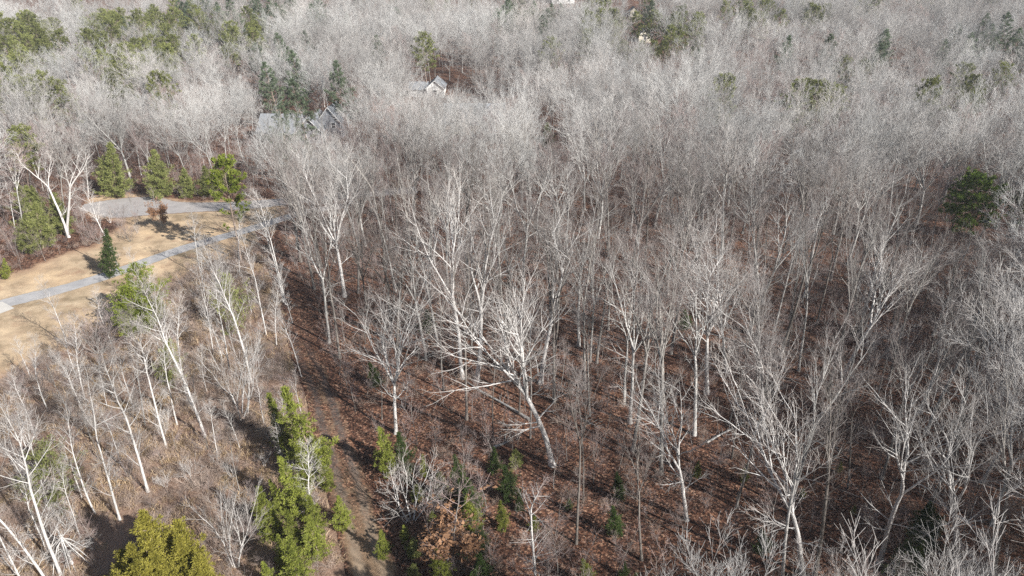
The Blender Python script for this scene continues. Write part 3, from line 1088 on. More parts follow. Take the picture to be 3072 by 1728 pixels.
mr2.inputs[2].default_value = 0.92
nt.links.new(em, mr2.inputs[0])
fd = nt.nodes.new('ShaderNodeMapRange')
fd.inputs[1].default_value = 36
fd.inputs[2].default_value = 50
nt.links.new(math_n(nt, 'ADD', attr_node(nt, 'along'), math_n(nt, 'MULTIPLY', n3.outputs['Fac'], 8)), fd.inputs[0])
c = mixc(nt, math_n(nt, 'MULTIPLY', fd.outputs[0], 0.85), c, lit)
c = mixc(nt, mr2.outputs[0], c, lit)
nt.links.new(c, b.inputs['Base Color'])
b.inputs['Roughness'].default_value = 0.95
bp = nt.nodes.new('ShaderNodeBump')
bp.inputs['Strength'].default_value = 0.7
bp.inputs['Distance'].default_value = 0.05
nt.links.new(n1.outputs['Fac'], bp.inputs['Height'])
nt.links.new(bp.outputs[0], b.inputs['Normal'])
track_pts = [(1190, 1960, 4.6), (1150, 1850, 4.6), (1118, 1728, 4.4), (1090, 1620, 4.3), (1060, 1500, 4.2), (1025, 1380, 4.0), (990, 1270, 3.9), (965, 1180, 3.7), (935, 1110, 3.6),
             (910, 1050, 3.5), (895, 980, 3.4), (880, 920, 3.3), (862, 870, 3.2), (840, 815, 3.0), (815, 760, 2.8), (795, 715, 2.6), (785, 690, 2.4)]
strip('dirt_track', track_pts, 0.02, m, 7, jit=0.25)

# ------------------------------------------------------------------ houses
def flat_mat(name, col, rough=0.7, var=0.12, scale=6, stripes=None):
    m, nt, b = new_mat(name)
    v = objvec(nt)
    n = noise(nt, scale, 5, v, 0.7)
    r = ramp(nt, [(0.3, tuple(x * (1 - var) for x in col)), (0.7, tuple(min(1, x * (1 + var)) for x in col))])
    nt.links.new(n.outputs['Fac'], r.inputs[0])
    c = r.outputs[0]
    if stripes:
        w = nt.nodes.new('ShaderNodeTexWave')
        w.wave_type = 'BANDS'
        w.bands_direction = 'Z'
        w.inputs['Scale'].default_value = stripes
        nt.links.new(v, w.inputs['Vector'])
        bp = nt.nodes.new('ShaderNodeBump')
        bp.inputs['Strength'].default_value = 0.6
        bp.inputs['Distance'].default_value = 0.03
        nt.links.new(w.outputs['Fac'], bp.inputs['Height'])
        nt.links.new(bp.outputs[0], b.inputs['Normal'])
    nt.links.new(c, b.inputs['Base Color'])
    b.inputs['Roughness'].default_value = rough
    return m


M['siding_grey'] = flat_mat('siding_grey', (0.30, 0.31, 0.33), stripes=3)
M['siding_white'] = flat_mat('siding_white', (0.78, 0.78, 0.76), stripes=3)
M['siding_cream'] = flat_mat('siding_cream', (0.74, 0.68, 0.55), stripes=3)
M['shingle_grey'] = flat_mat('shingle_grey', (0.235, 0.25, 0.27), 0.85, 0.25, 9)
M['shingle_brown'] = flat_mat('shingle_brown', (0.30, 0.26, 0.23), 0.85, 0.25, 9)
M['metal_roof'] = flat_mat('metal_roof', (0.62, 0.70, 0.76), 0.4, 0.06, 2)
M['trim_white'] = flat_mat('trim_white', (0.80, 0.80, 0.78), 0.6, 0.04)
mg, ntg, bg_ = new_mat('window_glass')
ngl = noise(ntg, 1.5, 3, objvec(ntg))
rgl = ramp(ntg, [(0.3, (0.02, 0.025, 0.03)), (0.7, (0.06, 0.07, 0.08))])
ntg.links.new(ngl.outputs['Fac'], rgl.inputs[0])
ntg.links.new(rgl.outputs[0], bg_.inputs['Base Color'])
bg_.inputs['Roughness'].default_value = 0.08
bg_.inputs['Specular IOR Level'].default_value = 0.5
M['window_glass'] = mg


def gable_x(mb, x0, x1, y0, y1, z0, ze, zr, mat):
    """block with its ridge along x"""
    ym = (y0 + y1) / 2
    mb.poly([(x0, y0, z0), (x1, y0, z0), (x1, y1, z0), (x0, y1, z0), (x0, y0, ze), (x1, y0, ze), (x1, y1, ze), (x0, y1, ze), (x0, ym, zr), (x1, ym, zr)],
            [(0, 1, 5, 4), (2, 3, 7, 6), (1, 2, 6, 9, 5), (3, 0, 4, 8, 7)], mat)


def gable_y(mb, x0, x1, y0, y1, z0, ze, zr, mat):
    xm = (x0 + x1) / 2
    mb.poly([(x0, y0, z0), (x1, y0, z0), (x1, y1, z0), (x0, y1, z0), (x0, y0, ze), (x1, y0, ze), (x1, y1, ze), (x0, y1, ze), (xm, y0, zr), (xm, y1, zr)],
            [(0, 1, 5, 8, 4), (1, 2, 6, 5), (2, 3, 7, 9, 6), (3, 0, 4, 7)], mat)


def roof_x(mb, x0, x1, y0, y1, ze, zr, mat, o=0.45, t=0.14):
    """two pitched slabs, ridge along x, overhanging by o"""
    ym = (y0 + y1) / 2
    k = (zr - ze) / (ym - y0)
    a, b_ = x0 - o, x1 + o
    for s, ys in ((1, y0 - o), (-1, y1 + o)):
        zl = ze - k * o + 0.02
        zt = zr + 0.02
        v = [(a, ys, zl), (b_, ys, zl), (b_, ym, zt), (a, ym, zt)]
        v += [(p[0], p[1], p[2] + t) for p in v]
        f = [(3, 2, 1, 0), (4, 5, 6, 7), (0, 1, 5, 4), (1, 2, 6, 5), (2, 3, 7, 6), (3, 0, 4, 7)]
        mb.poly(v, f, mat)


def roof_y(mb, x0, x1, y0, y1, ze, zr, mat, o=0.45, t=0.14):
    xm = (x0 + x1) / 2
    k = (zr - ze) / (xm - x0)
    a, b_ = y0 - o, y1 + o
    for xs in (x0 - o, x1 + o):
        zl = ze - k * o + 0.02
        zt = zr + 0.02
        v = [(xs, a, zl), (xm, a, zt), (xm, b_, zt), (xs, b_, zl)]
        v += [(p[0], p[1], p[2] + t) for p in v]
        f = [(3, 2, 1, 0), (4, 5, 6, 7), (0, 1, 5, 4), (1, 2, 6, 5), (2, 3, 7, 6), (3, 0, 4, 7)]
        mb.poly(v, f, mat)


def part(name, parent, fn, *a):
    mb = MB()
    fn(mb, *a)
    return link(name, mb.mesh(name), parent)


def window(parent, x, z, w, h, y, cols=1, rows=2):
    f = MB()
    t = 0.12
    for (a, b_, c_, d) in ((x - w / 2 - t, x + w / 2 + t, z - t, z), (x - w / 2 - t, x + w / 2 + t, z + h, z + h + t), (x - w / 2 - t, x - w / 2, z, z + h), (x + w / 2, x + w / 2 + t, z, z + h)):
        f.box(a, b_, y - 0.06, y + 0.02, c_, d, 'trim_white')
    for i in range(1, rows):
        zz = z + h * i / rows
        f.box(x - w / 2, x + w / 2, y - 0.05, y + 0.015, zz - .04, zz + .04, 'trim_white')
    for i in range(1, cols):
        xx = x - w / 2 + w * i / cols
        f.box(xx - .04, xx + .04, y - 0.052, y + 0.014, z, z + h, 'trim_white')
    fr = link('window', f.mesh('window'), parent)
    g_ = MB()
    g_.box(x - w / 2 + .002, x + w / 2 - .002, y - 0.025, y + 0.01, z + .002, z + h - .002, 'window_glass')
    link('pane', g_.mesh('pane'), fr)
    return fr


def house(name, px, py, label, cat='house'):
    x, y = ground(px, py)
    o = bpy.data.objects.new(name, None)
    COL.objects.link(o)
    o.location = (x, y, th(x, y))
    tag(o, label, cat)
    return o


def rake(parent, xm, hw, y, ze, zr):
    """white boards along a gable's two sloping edges"""
    for s in (-1, 1):
        mb = MB()
        v = [(xm + s * hw, y - .10, ze - .06), (xm + s * .002, y - .10, zr - .06), (xm + s * .002, y - .10, zr + .17), (xm + s * hw, y - .10, ze + .17)]
        v += [(p[0], p[1] + .06, p[2]) for p in v]
        mb.poly(v, [(0, 1, 2, 3), (7, 6, 5, 4), (0, 4, 5, 1), (1, 5, 6, 2), (2, 6, 7, 3), (3, 7, 4, 0)], 'trim_white')
        link('rake_board', mb.mesh('rake_board'), parent)


HOUSE_BOX = []
H1 = house('gray_house', 860, 428, 'gray sided house with long shingle roof, porch posts and white trimmed gables')
H1.rotation_euler = (0, 0, D2R(-3))
part('wall', H1, gable_x, -7.0, 3.4, 1.2, 9.0, 0, 2.7, 6.4, 'siding_grey')
part('wall', H1, gable_y, 3.5, 9.6, -0.6, 9.2, 0, 3.3, 6.6, 'siding_grey')
part('wall', H1, gable_y, 7.6, 13.2, 4.5, 12.5, 0, 4.8, 8.2, 'siding_grey')
part('roof', H1, roof_x, -7.0, 3.4, -0.8, 9.0, 2.75, 6.4, 'shingle_grey')
part('roof', H1, roof_y, 3.5, 9.6, -0.6, 9.2, 3.3, 6.6, 'shingle_grey')
part('roof', H1, roof_y, 7.6, 13.2, 4.5, 12.5, 4.8, 8.2, 'shingle_grey')
for xx in (-6.6, -3.4, -0.2, 3.0):
    part('porch_post', H1, lambda mb, q=xx: mb.box(q - .12, q + .12, -0.75, -0.5, 0, 2.5, 'trim_white'))
part('porch_floor', H1, lambda mb: mb.box(-7, 3.4, -0.9, 1.18, 0, 0.25, 'shingle_brown'))
rake(H1, 6.55, 3.5, -1.05, 2.85, 6.6)
rake(H1, 10.4, 3.2, 4.05, 4.3, 8.2)
part('corner_board', H1, lambda mb: mb.box(13.2, 13.34, 4.42, 4.6, 0, 4.7, 'trim_white'))
part('corner_board', H1, lambda mb: mb.box(9.6, 9.74, -0.68, -0.5, 0, 3.2, 'trim_white'))
window(H1, 5.0, 1.0, 1.3, 1.5, -0.6, 2, 2)
window(H1, 8.2, 0.9, 1.0, 1.6, -0.6, 2, 2)
window(H1, 6.6, 4.2, 0.7, 0.8, -0.6)
window(H1, 11.4, 2.9, 1.0, 1.3, 4.5)
for xx in (-5.2, 1.4):
    window(H1, xx, 0.9, 1.1, 1.4, 1.2)
part('door', H1, lambda mb: mb.box(-2.3, -1.3, 1.12, 1.2, 0.25, 2.3, 'trim_white'))

H2 = house('hipped_house', 1440, 402, 'grey roofed house almost hidden behind bare trees, with small white dormer')
part('wall', H2, gable_x, -9.5, 6.5, 0, 9, 0, 3.0, 7.2, 'siding_cream')
part('wall', H2, gable_y, -13.5, -9.6, -2.0, 6.0, 0, 2.6, 5.2, 'siding_cream')
part('wall', H2, gable_y, 1.6, 4.6, -1.5, 3.0, 0, 3.6, 5.4, 'siding_white')
part('roof', H2, roof_x, -9.5, 6.5, 0, 9, 3.0, 7.2, 'shingle_grey')
part('roof', H2, roof_y, -13.5, -9.6, -2.0, 6.0, 2.6, 5.2, 'shingle_grey')
part('roof', H2, roof_y, 1.6, 4.6, -1.5, 3.0, 3.6, 5.4, 'shingle_grey')
rake(H2, 3.1, 1.95, -1.95, 3.1, 5.4)
rake(H2, -11.55, 2.4, -2.45, 2.1, 5.2)
window(H2, 3.1, 2.6, 0.8, 1.0, -1.5)
window(H2, -11.5, 0.9, 1.0, 1.4, -2.0)
window(H2, -5, 1, 1.2, 1.4, 0)

H3 = house('white_house', 1306, 292, 'white gabled house with low wing standing among the bare trees beyond the gray house')
part('wall', H3, gable_y, -2.6, 2.8, -1.0, 8, 0, 3.0, 5.2, 'siding_white')
part('wall', H3, gable_x, -8.0, -2.7, 0.5, 6, 0, 2.4, 4.2, 'siding_white')
part('roof', H3, roof_y, -2.6, 2.8, -1.0, 8, 3.0, 5.2, 'shingle_grey')
part('roof', H3, roof_x, -8.0, -2.7, 0.5, 6, 2.4, 4.2, 'shingle_grey')
rake(H3, 0.1, 3.1, -1.45, 2.65, 5.2)
window(H3, 0.1, 1.0, 1.2, 1.3, -1.0)
window(H3, -5.2, 0.9, 1.0, 1.2, 0.5)

H4 = house('cream_house', 1934, 128, 'small cream gable end showing between the pines on the far slope')
part('wall', H4, gable_y, -2.6, 2.6, 0, 8, 0, 3.0, 5.4, 'siding_cream')
part('roof', H4, roof_y, -2.6, 2.6, 0, 8, 3.0, 5.4, 'shingle_brown')
rake(H4, 0, 3.0, -0.45, 2.7, 5.4)
window(H4, 0, 1.2, 1.0, 1.2, 0)
H5 = house('metal_roofed_building', 1690, 12, 'pale metal roofed building at the far edge of the woods', 'building')
part('wall', H5, gable_x, -6, 6, 0, 8, 0, 4.5, 6.6, 'siding_white')
part('roof', H5, roof_x, -6, 6, 0, 8, 4.5, 6.6, 'metal_roof')
window(H5, -3, 1.2, 1.2, 1.2, 0)
window(H5, 3, 1.2, 1.2, 1.2, 0)
H6 = house('tan_cottage', 1903, 50, 'tiny tan cottage behind the dark pines of the far slope')
part('wall', H6, gable_y, -2, 2, 0, 6, 0, 2.6, 4.4, 'siding_cream')
part('roof', H6, roof_y, -2, 2, 0, 6, 2.6, 4.4, 'shingle_brown')
window(H6, 0, 1.0, 0.9, 1.0, 0)
HOUSES = [(H1, -8, 14, -4, 13), (H2, -14, 8, -4, 10), (H3, -9, 4, -4, 9), (H4, -4, 4, -3, 9), (H5, -8, 8, -3, 9), (H6, -3, 3, -3, 7)]
# sight windows: (photo x0, x1, lowest visible y, farthest distance, most height of trees in front)
SIGHT = [(2790, 3010, 700, 102), (3030, 3110, 690, 101), (1620, 1662, 440, 160), (770, 1000, 412, 178), (1272, 1345, 283, 240), (1900, 1965, 121, 305), (1655, 1735, 8, 352), (1890, 1916, 47, 345)]

# ------------------------------------------------------------------ trees placed one by one from the photograph
TAKEN = []          # (x, y, clear radius)


def hero(kind, var, bpx, bpy_, tpx, tpy, name, label, cat='tree', group=None, rz=None, zs=1.0, lean=True, clear=2.0):
    K = LIB[kind][var % len(LIB[kind])]
    x, y = ground(bpx, bpy_)
    dx, dy, dz = ray(tpx, tpy)
    t = y / dy
    H = CAM_H + t * dz - th(x, y)
    H = max(0.5, H)
    xt = t * dx
    tl = max(-0.21, min(0.21, math.atan2(xt - x, H))) if lean else 0
    TAKEN.append((x, y, clear))
    return K.place(name, x, y, H, label, cat, group, rz, (tl, 0), zs)


# the wood along the track
hero('giant', 0, 1388, 1135, 1340, 560, 'bare_tree', 'tall white limbed tree forking low, one heavy limb reaching towards the track', rz=2.6, clear=4.2)
hero('giant', 1, 1430, 1145, 1445, 590, 'bare_tree', 'straight pale tree with wide fan of limbs, close beside the low forking giant', rz=0.4, clear=4.2)
hero('giant', 2, 1657, 1395, 1570, 760, 'bare_tree', 'pale crooked oak with sprawling lower limbs rising from the dark slope', rz=1.2, clear=4.2)
hero('giant', 3, 1187, 1300, 1120, 860, 'bare_tree', 'leaning grey tree with tangled limbs arching over the gravel track', rz=3.3)
hero('giant', 4, 1035, 890, 985, 470, 'bare_tree', 'great white tree with hanging lower limbs at the corner where track meets driveway', rz=4.0, clear=4.2)
hero('poplar', 0, 1075, 880, 1070, 500, 'bare_tree', 'straight grey tree just behind the great white corner tree')
hero('giant', 5, 2410, 1745, 2385, 1090, 'bare_tree', 'bright white many limbed tree with long low limbs over the dark ground', rz=1.9, clear=4.2)
hero('poplar', 1, 2345, 1760, 2330, 1240, 'bare_tree', 'slim pale trunk pressed against the bright many limbed tree')
hero('poplar', 2, 2440, 1740, 2590, 1110, 'bare_tree', 'pale tree leaning away from the bright many limbed tree')
hero('giant', 0, 2636, 1690, 2790, 1100, 'bare_tree', 'stout grey tree forking at its foot into two leaning stems', rz=5.0)
hero('giant', 1, 2878, 1740, 2950, 1150, 'bare_tree', 'grey tree with one long diagonal limb above the green undergrowth', rz=2.2)
hero('poplar', 3, 2974, 1740, 3100, 1150, 'bare_tree', 'thick leaning grey trunk at the very edge of the view')
hero('giant', 2, 2529, 1130, 2700, 740, 'bare_tree', 'leaning white tree with elbow fork over the rusty clearing', rz=4.4)
hero('giant', 3, 2183, 1120, 2150, 690, 'bare_tree', 'grey oak with thick trunk at the edge of the rusty clearing', rz=0.9)
hero('giant', 4, 2120, 1180, 2100, 720, 'bare_tree', 'white forked tree in front of the thick trunked grey oak', rz=2.0)
hero('poplar', 4, 1770, 1085, 1800, 700, 'bare_tree', 'dark trunked tree beside the sunlit patch of red leaves')
hero('poplar', 5, 1790, 1090, 1845, 690, 'bare_tree', 'curved trunk twin of the dark trunked tree on the red leaves')
hero('poplar', 0, 1950, 955, 2060, 600, 'bare_tree', 'tall straight trunk at the back of the sunlit red leaf patch')
hero('giant', 1, 1620, 1150, 1640, 640, 'bare_tree', 'pale tree with fanned crown between the straight pale tree and the red leaf patch', rz=5.5)
hero('pole', 0, 1330, 1170, 1290, 760, 'bare_tree', 'thin upright tree between the leaning grey tree and the low forking giant')
hero('giant', 5, 2060, 1560, 2010, 1060, 'bare_tree', 'grey tree of thin tangled limbs beside the dark striped slope', rz=3.0)
hero('poplar', 2, 1925, 1680, 1910, 1290, 'bare_tree', 'short pale trunk standing alone on the striped leaf slope')
hero('giant', 0, 2760, 1240, 2830, 840, 'bare_tree', 'white branched tree behind the two leaning stems', rz=0.2)
hero('giant', 2, 2990, 1200, 3010, 800, 'bare_tree', 'pale bushy crowned tree below the lone green pine', rz=2.9)
hero('giant', 3, 2290, 1300, 2290, 900, 'bare_tree', 'ash grey tree with upright limbs behind the bright many limbed tree', rz=1.1)
hero('whorl', 0, 1609, 1790, 1590, 1440, 'whorled_tree', 'slim white trunk with level side branches on dark leaf floor', clear=2.5)
hero('brown', 0, 1340, 1690, 1310, 1420, 'leafy_sapling', 'small tree still holding rust brown leaves beside the dark track edge', zs=1.5)
hero('shrub', 0, 1230, 1560, 1220, 1405, 'round_shrub', 'round pale grey shrub at the shaded verge of the track', 'shrub', zs=1.35)
# scrub field trees between lawn and track
SG = 'slender pale trees of the scrub field'
hero('slender', 0, 203, 1043, 131, 822, 'slender_tree', 'lone crooked pale tree on the tan grass near the driveway', rz=1)
hero('slender', 1, 604, 828, 556, 610, 'slender_tree', 'white birch like tree standing at the verge of the driveway', rz=2)
hero('slender', 2, 362, 818, 285, 560, 'slender_tree', 'pale double stemmed tree in front of the dark cedar by the driveway', rz=0)
hero('slender', 3, 858, 914, 775, 560, 'slender_tree', 'tall white tree where the track leaves the driveway', rz=3)
hero('slender', 4, 851, 905, 790, 590, 'slender_tree', 'thin white twin beside the tall tree at the track entrance', rz=4)
hero('slender', 5, 799, 1005, 735, 680, 'slender_tree', 'thin pale pole on the track verge below the twin white trees')
hero('slender', 0, 759, 1160, 676, 735, 'slender_tree', 'tall straight pale tree rising through the scrub nearest the track bend')
hero('slender', 1, 690, 1120, 625, 820, 'slender_tree', 'pale thin tree behind the clump of white stems')
hero('slender', 2, 616, 1311, 505, 830, 'slender_tree', 'white straight trunk on bare brown leaves in mid scrub')
hero('slender', 3, 499, 1343, 390, 930, 'slender_tree', 'white leaning trunk above the forked tree in the scrub')
hero('slender', 4, 445, 1475, 345, 1000, 'slender_tree', 'white forked trunk with long shadow on the brown scrub')
hero('slender', 5, 360, 1560, 205, 1060, 'slender_tree', 'large pale tree with fine brown twigs beyond the golden cedar')
hero('slender', 0, 285, 1540, 150, 1230, 'slender_tree', 'thin pale sapling like trunk between the large pale tree and the green patch')
hero('slender', 1, 185, 1730, -40, 1130, 'slender_tree', 'thick white leaning trunk beside the broken snag', rz=2)
hero('slender', 2, 150, 1760, -60, 1330, 'slender_tree', 'white trunk next to the thick leaning one, cut by the edge of view', rz=1)
hero('slender', 3, 85, 1780, -110, 1420, 'slender_tree', 'outermost white trunk of the three beside the snag', rz=5)
hero('slender', 4, 560, 1190, 490, 890, 'slender_tree', 'thin grey tree over the green bush in the scrub')
hero('slender', 5, 640, 1060, 590, 800, 'slender_tree', 'fine twigged grey tree on the near side of the driveway')
hero('slender', 1, 720, 830, 690, 640, 'slender_tree', 'thin grey tree at the shadowed bend of the driveway')
hero('shrub', 0, 729, 1255, 700, 985, 'clump_tree', 'clump of many white stems fanning upwards in the scrub', zs=0.8)
hero('shrub', 1, 705, 1700, 690, 1470, 'clump_tree', 'white double clump with upright branches beside the green cedars', zs=0.9)
hero('redshrub', 0, 300, 1060, 285, 930, 'thicket_shrub', 'purplish bushy shrub on the tan grass edge', 'shrub', zs=1.3)
hero('whitebig', 0, 207, 712, 95, 425, 'slender_tree', 'big white tree with twin trunks and raised limbs beyond the lawn', rz=0.5)
hero('whitebig', 2, 203, 709, 220, 430, 'slender_tree', 'second trunk of the big white pair beyond the lawn', rz=2.5)
hero('slender', 5, 45, 685, 0, 490, 'slender_tree', 'pinkish white trunk standing in the young pines beyond the lawn')
hero('slender', 4, 267, 592, 240, 430, 'slender_tree', 'white trunk just beside the far end of the turning circle')
hero('slender', 3, 650, 520, 600, 340, 'slender_tree', 'pale trunk behind the bright pine, in the wood below the gray house')
hero('brown', 1, 487, 690, 455, 560, 'leafy_sapling', 'young beech with tan dead leaves at the edge of the turning circle')
q_ = random.Random(77)
for i in range(150):
    a_, b_ = q_.uniform(60, 960), q_.uniform(820, 1720)
    if not inpoly(a_, b_, SCRUB) or inpoly(a_, b_, LAWN):
        continue
    x_, y_ = ground(a_, b_)
    if any((x_ - u_) ** 2 + (y_ - v_) ** 2 < 4 for u_, v_, _ in TAKEN) or (b_ > 1480 and 330 < a_ < 1000):
        continue
    TAKEN.append((x_, y_, 1.5))
    rel_ = 'near the lawn' if b_ < 1100 and a_ < 500 else ('near the driveway' if b_ < 1100 else ('near the track' if a_ > 600 else 'near the snag'))
    LIB[q_.choice(['slender', 'slender', 'pole'])][i % 5].place('slender_tree', x_, y_, q_.uniform(5, 10), 'slim young bare tree in the scrub field ' + rel_, 'tree', 'slim young trees ' + rel_, tilt=(q_.gauss(0, .05), q_.gauss(0, .05)))
# evergreens near
hero('brightpine', 0, 725, 785, 680, 465, 'pine_tree', 'tall bright green pine with bare lower trunk at the driveway bend', rz=0.6, clear=4)
hero('conepine', 0, 490, 594, 460, 452, 'pine_tree', 'dense dark green pyramid pine on the verge of the turning circle', rz=0, clear=4)
hero('conepine', 1, 350, 590, 330, 430, 'pine_tree', 'tall feathery green pine behind the turning circle')
hero('conepine', 2, 568, 592, 550, 505, 'pine_tree', 'low bushy pine between the dark pyramid pine and the bright pine')
hero('conepine', 0, 630, 590, 612, 500, 'pine_tree', 'yellow green bushy pine at the foot of the bright pine')
hero('conepine', 1, 690, 575, 680, 500, 'pine_tree', 'small pine on the bank behind the bright pine')
hero('pine', 0, 90, 600, 78, 368, 'pine_tree', 'tall thin pine with clumped green top beyond the lawn')
hero('conepine', 2, 130, 745, 105, 610, 'pine_tree', 'yellow green young pine under the big white pair of trunks')
hero('conepine', 0, 90, 755, 75, 640, 'pine_tree', 'bushy young pine on the lawn edge, beside the yellow green one')
hero('conepine', 1, 190, 700, 160, 580, 'pine_tree', 'dark young pine behind the big white pair of trunks')
hero('cedar', 0, 20, 838, 12, 775, 'cedar_tree', 'low bright cedar bush on the far lawn edge', zs=1.16)
hero('darkcedar', 0, 332, 832, 318, 690, 'cedar_tree', 'dark narrow cedar standing right on the driveway edge', clear=3, zs=1.0)
hero('bushpine', 0, 440, 985, 405, 795, 'pine_tree', 'open yellow green pine between driveway and scrub', zs=1.0, clear=3)
hero('paleb', 2, 520, 1150, 500, 1030, 'pine_tree', 'half hidden green bush in the middle of the scrub', zs=0.8)
hero('paleb', 1, 700, 1000, 675, 830, 'pine_tree', 'pale feathery pine among the thin trees near the driveway', zs=0.7)
hero('paleb', 0, 175, 1500, 130, 1330, 'pine_tree', 'pale green bush beneath the white leaning trunks', zs=1.0)
hero('cedar', 0, 968, 1435, 850, 1165, 'cedar_tree', 'tall slim cedar leaning along the track verge', zs=1.03)
hero('cedar', 1, 880, 1370, 805, 1185, 'cedar_tree', 'short cedar beside the tall slim one on the verge', zs=0.99)
hero('cedar', 2, 905, 1560, 842, 1375, 'cedar_tree', 'bright cedar with twin tips in the middle of the verge clump', zs=1.08)
hero('cedar', 3, 830, 1620, 775, 1465, 'cedar_tree', 'yellow green cedar on the scrub side of the verge clump', zs=1.16)
hero('cedar', 0, 900, 1660, 858, 1535, 'cedar_tree', 'dense cedar in front of the twin tipped one', zs=1.16)
hero('cedar', 1, 905, 1790, 865, 1620, 'cedar_tree', 'spreading lowest cedar of the verge clump', zs=1.35)
hero('cedar', 2, 1030, 1590, 1015, 1490, 'cedar_tree', 'small cedar on the very edge of the track', zs=1.25)
hero('cedar', 3, 960, 1680, 925, 1555, 'cedar_tree', 'low cedar between the spreading one and the track', zs=1.25)
hero('cedar', 1, 990, 1470, 950, 1370, 'cedar_tree', 'small rounded cedar at the foot of the tall slim one', zs=1.16)
hero('cedar', 2, 820, 1790, 790, 1690, 'cedar_tree', 'little cedar at the bottom of the verge clump', zs=1.16)
hero('cedar', 0, 930, 1480, 890, 1345, 'cedar_tree', 'upright cedar between the tall slim one and the twin tipped one', zs=1.0)
hero('cedar', 3, 850, 1540, 810, 1440, 'cedar_tree', 'cedar with a dark side facing the scrub', zs=1.05)
hero('cedar', 1, 960, 1600, 925, 1490, 'cedar_tree', 'broad cedar in the heart of the verge clump', zs=1.2)
hero('cedar', 2, 870, 1720, 832, 1610, 'cedar_tree', 'pointed cedar just upslope of the spreading lowest one', zs=1.2)
hero('slender', 4, 935, 1560, 895, 1370, 'slender_tree', 'thin bare white sapling standing up out of the verge cedars', zs=1.5)
hero('goldcedar', 0, 500, 1830, 430, 1545, 'cedar_tree', 'golden cedar with three ragged tips, tallest of the golden clump', zs=0.88, clear=3, rz=2.4)
hero('goldcedar', 1, 580, 1840, 535, 1615, 'cedar_tree', 'golden cedar on the track side of the golden clump', zs=0.95, rz=1)
hero('goldcedar', 0, 430, 1850, 390, 1640, 'cedar_tree', 'lower golden cedar beside the dark tangle of branches', zs=0.95, rz=4)
UG = 'shaded evergreens at the wood edge'
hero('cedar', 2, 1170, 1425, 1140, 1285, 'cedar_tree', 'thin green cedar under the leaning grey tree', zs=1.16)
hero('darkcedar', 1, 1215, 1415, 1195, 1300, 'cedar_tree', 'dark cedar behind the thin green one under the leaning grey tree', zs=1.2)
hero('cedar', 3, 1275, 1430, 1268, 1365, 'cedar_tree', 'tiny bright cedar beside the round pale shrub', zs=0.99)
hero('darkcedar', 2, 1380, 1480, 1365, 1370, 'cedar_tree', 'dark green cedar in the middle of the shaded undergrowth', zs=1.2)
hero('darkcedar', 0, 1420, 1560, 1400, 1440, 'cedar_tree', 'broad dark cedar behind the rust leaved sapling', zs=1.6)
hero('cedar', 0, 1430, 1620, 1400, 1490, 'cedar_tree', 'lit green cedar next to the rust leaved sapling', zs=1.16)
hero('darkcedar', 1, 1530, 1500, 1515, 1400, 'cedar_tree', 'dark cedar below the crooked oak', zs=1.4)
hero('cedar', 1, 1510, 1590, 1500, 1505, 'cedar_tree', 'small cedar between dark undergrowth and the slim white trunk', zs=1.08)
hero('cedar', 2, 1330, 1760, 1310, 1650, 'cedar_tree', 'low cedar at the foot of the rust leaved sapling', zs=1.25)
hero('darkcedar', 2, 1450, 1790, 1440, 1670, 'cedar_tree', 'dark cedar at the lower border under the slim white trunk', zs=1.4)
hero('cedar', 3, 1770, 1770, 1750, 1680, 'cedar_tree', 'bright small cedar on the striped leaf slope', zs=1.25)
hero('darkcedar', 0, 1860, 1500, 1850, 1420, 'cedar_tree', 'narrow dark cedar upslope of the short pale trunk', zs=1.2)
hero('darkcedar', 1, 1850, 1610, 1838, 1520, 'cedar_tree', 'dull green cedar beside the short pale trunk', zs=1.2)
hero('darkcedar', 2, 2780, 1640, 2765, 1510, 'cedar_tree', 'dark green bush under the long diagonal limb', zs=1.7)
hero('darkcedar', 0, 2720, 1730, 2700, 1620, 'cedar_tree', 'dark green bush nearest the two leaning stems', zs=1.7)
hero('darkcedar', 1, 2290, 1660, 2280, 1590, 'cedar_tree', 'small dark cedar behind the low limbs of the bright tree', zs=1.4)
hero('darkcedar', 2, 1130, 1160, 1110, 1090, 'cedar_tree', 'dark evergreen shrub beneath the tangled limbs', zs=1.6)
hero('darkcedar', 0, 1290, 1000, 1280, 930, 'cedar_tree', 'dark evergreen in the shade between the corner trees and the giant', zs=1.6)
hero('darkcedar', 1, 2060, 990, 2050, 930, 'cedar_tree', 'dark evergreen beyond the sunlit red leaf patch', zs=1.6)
q_ = random.Random(5)
for i in range(26):
    a_, b_ = q_.uniform(1150, 1620), q_.uniform(1395, 1760)
    x_, y_ = ground(a_, b_)
    if any((x_ - u_) ** 2 + (y_ - v_) ** 2 < 1.6 for u_, v_, _ in TAKEN):
        continue
    TAKEN.append((x_, y_, 1.2))
    LIB[q_.choice(['darkcedar', 'cedar', 'darkcedar', 'conepine'])][i % 3].place('cedar_tree', x_, y_, q_.uniform(1.4, 3.4), 'low young evergreen in the shaded tangle around the rust leaved sapling', 'tree', 'low evergreens of the shaded tangle', zs=q_.uniform(1.0, 1.5))
for i in range(9):
    a_, b_ = q_.uniform(1640, 2750), q_.uniform(1380, 1740)
    x_, y_ = ground(a_, b_)
    LIB[q_.choice(['darkcedar', 'cedar'])][i % 3].place('cedar_tree', x_, y_, q_.uniform(0.9, 2.2), 'knee high evergreen seedling on the striped leaf slope', 'tree', 'evergreen seedlings of the leaf slope', zs=1.3)
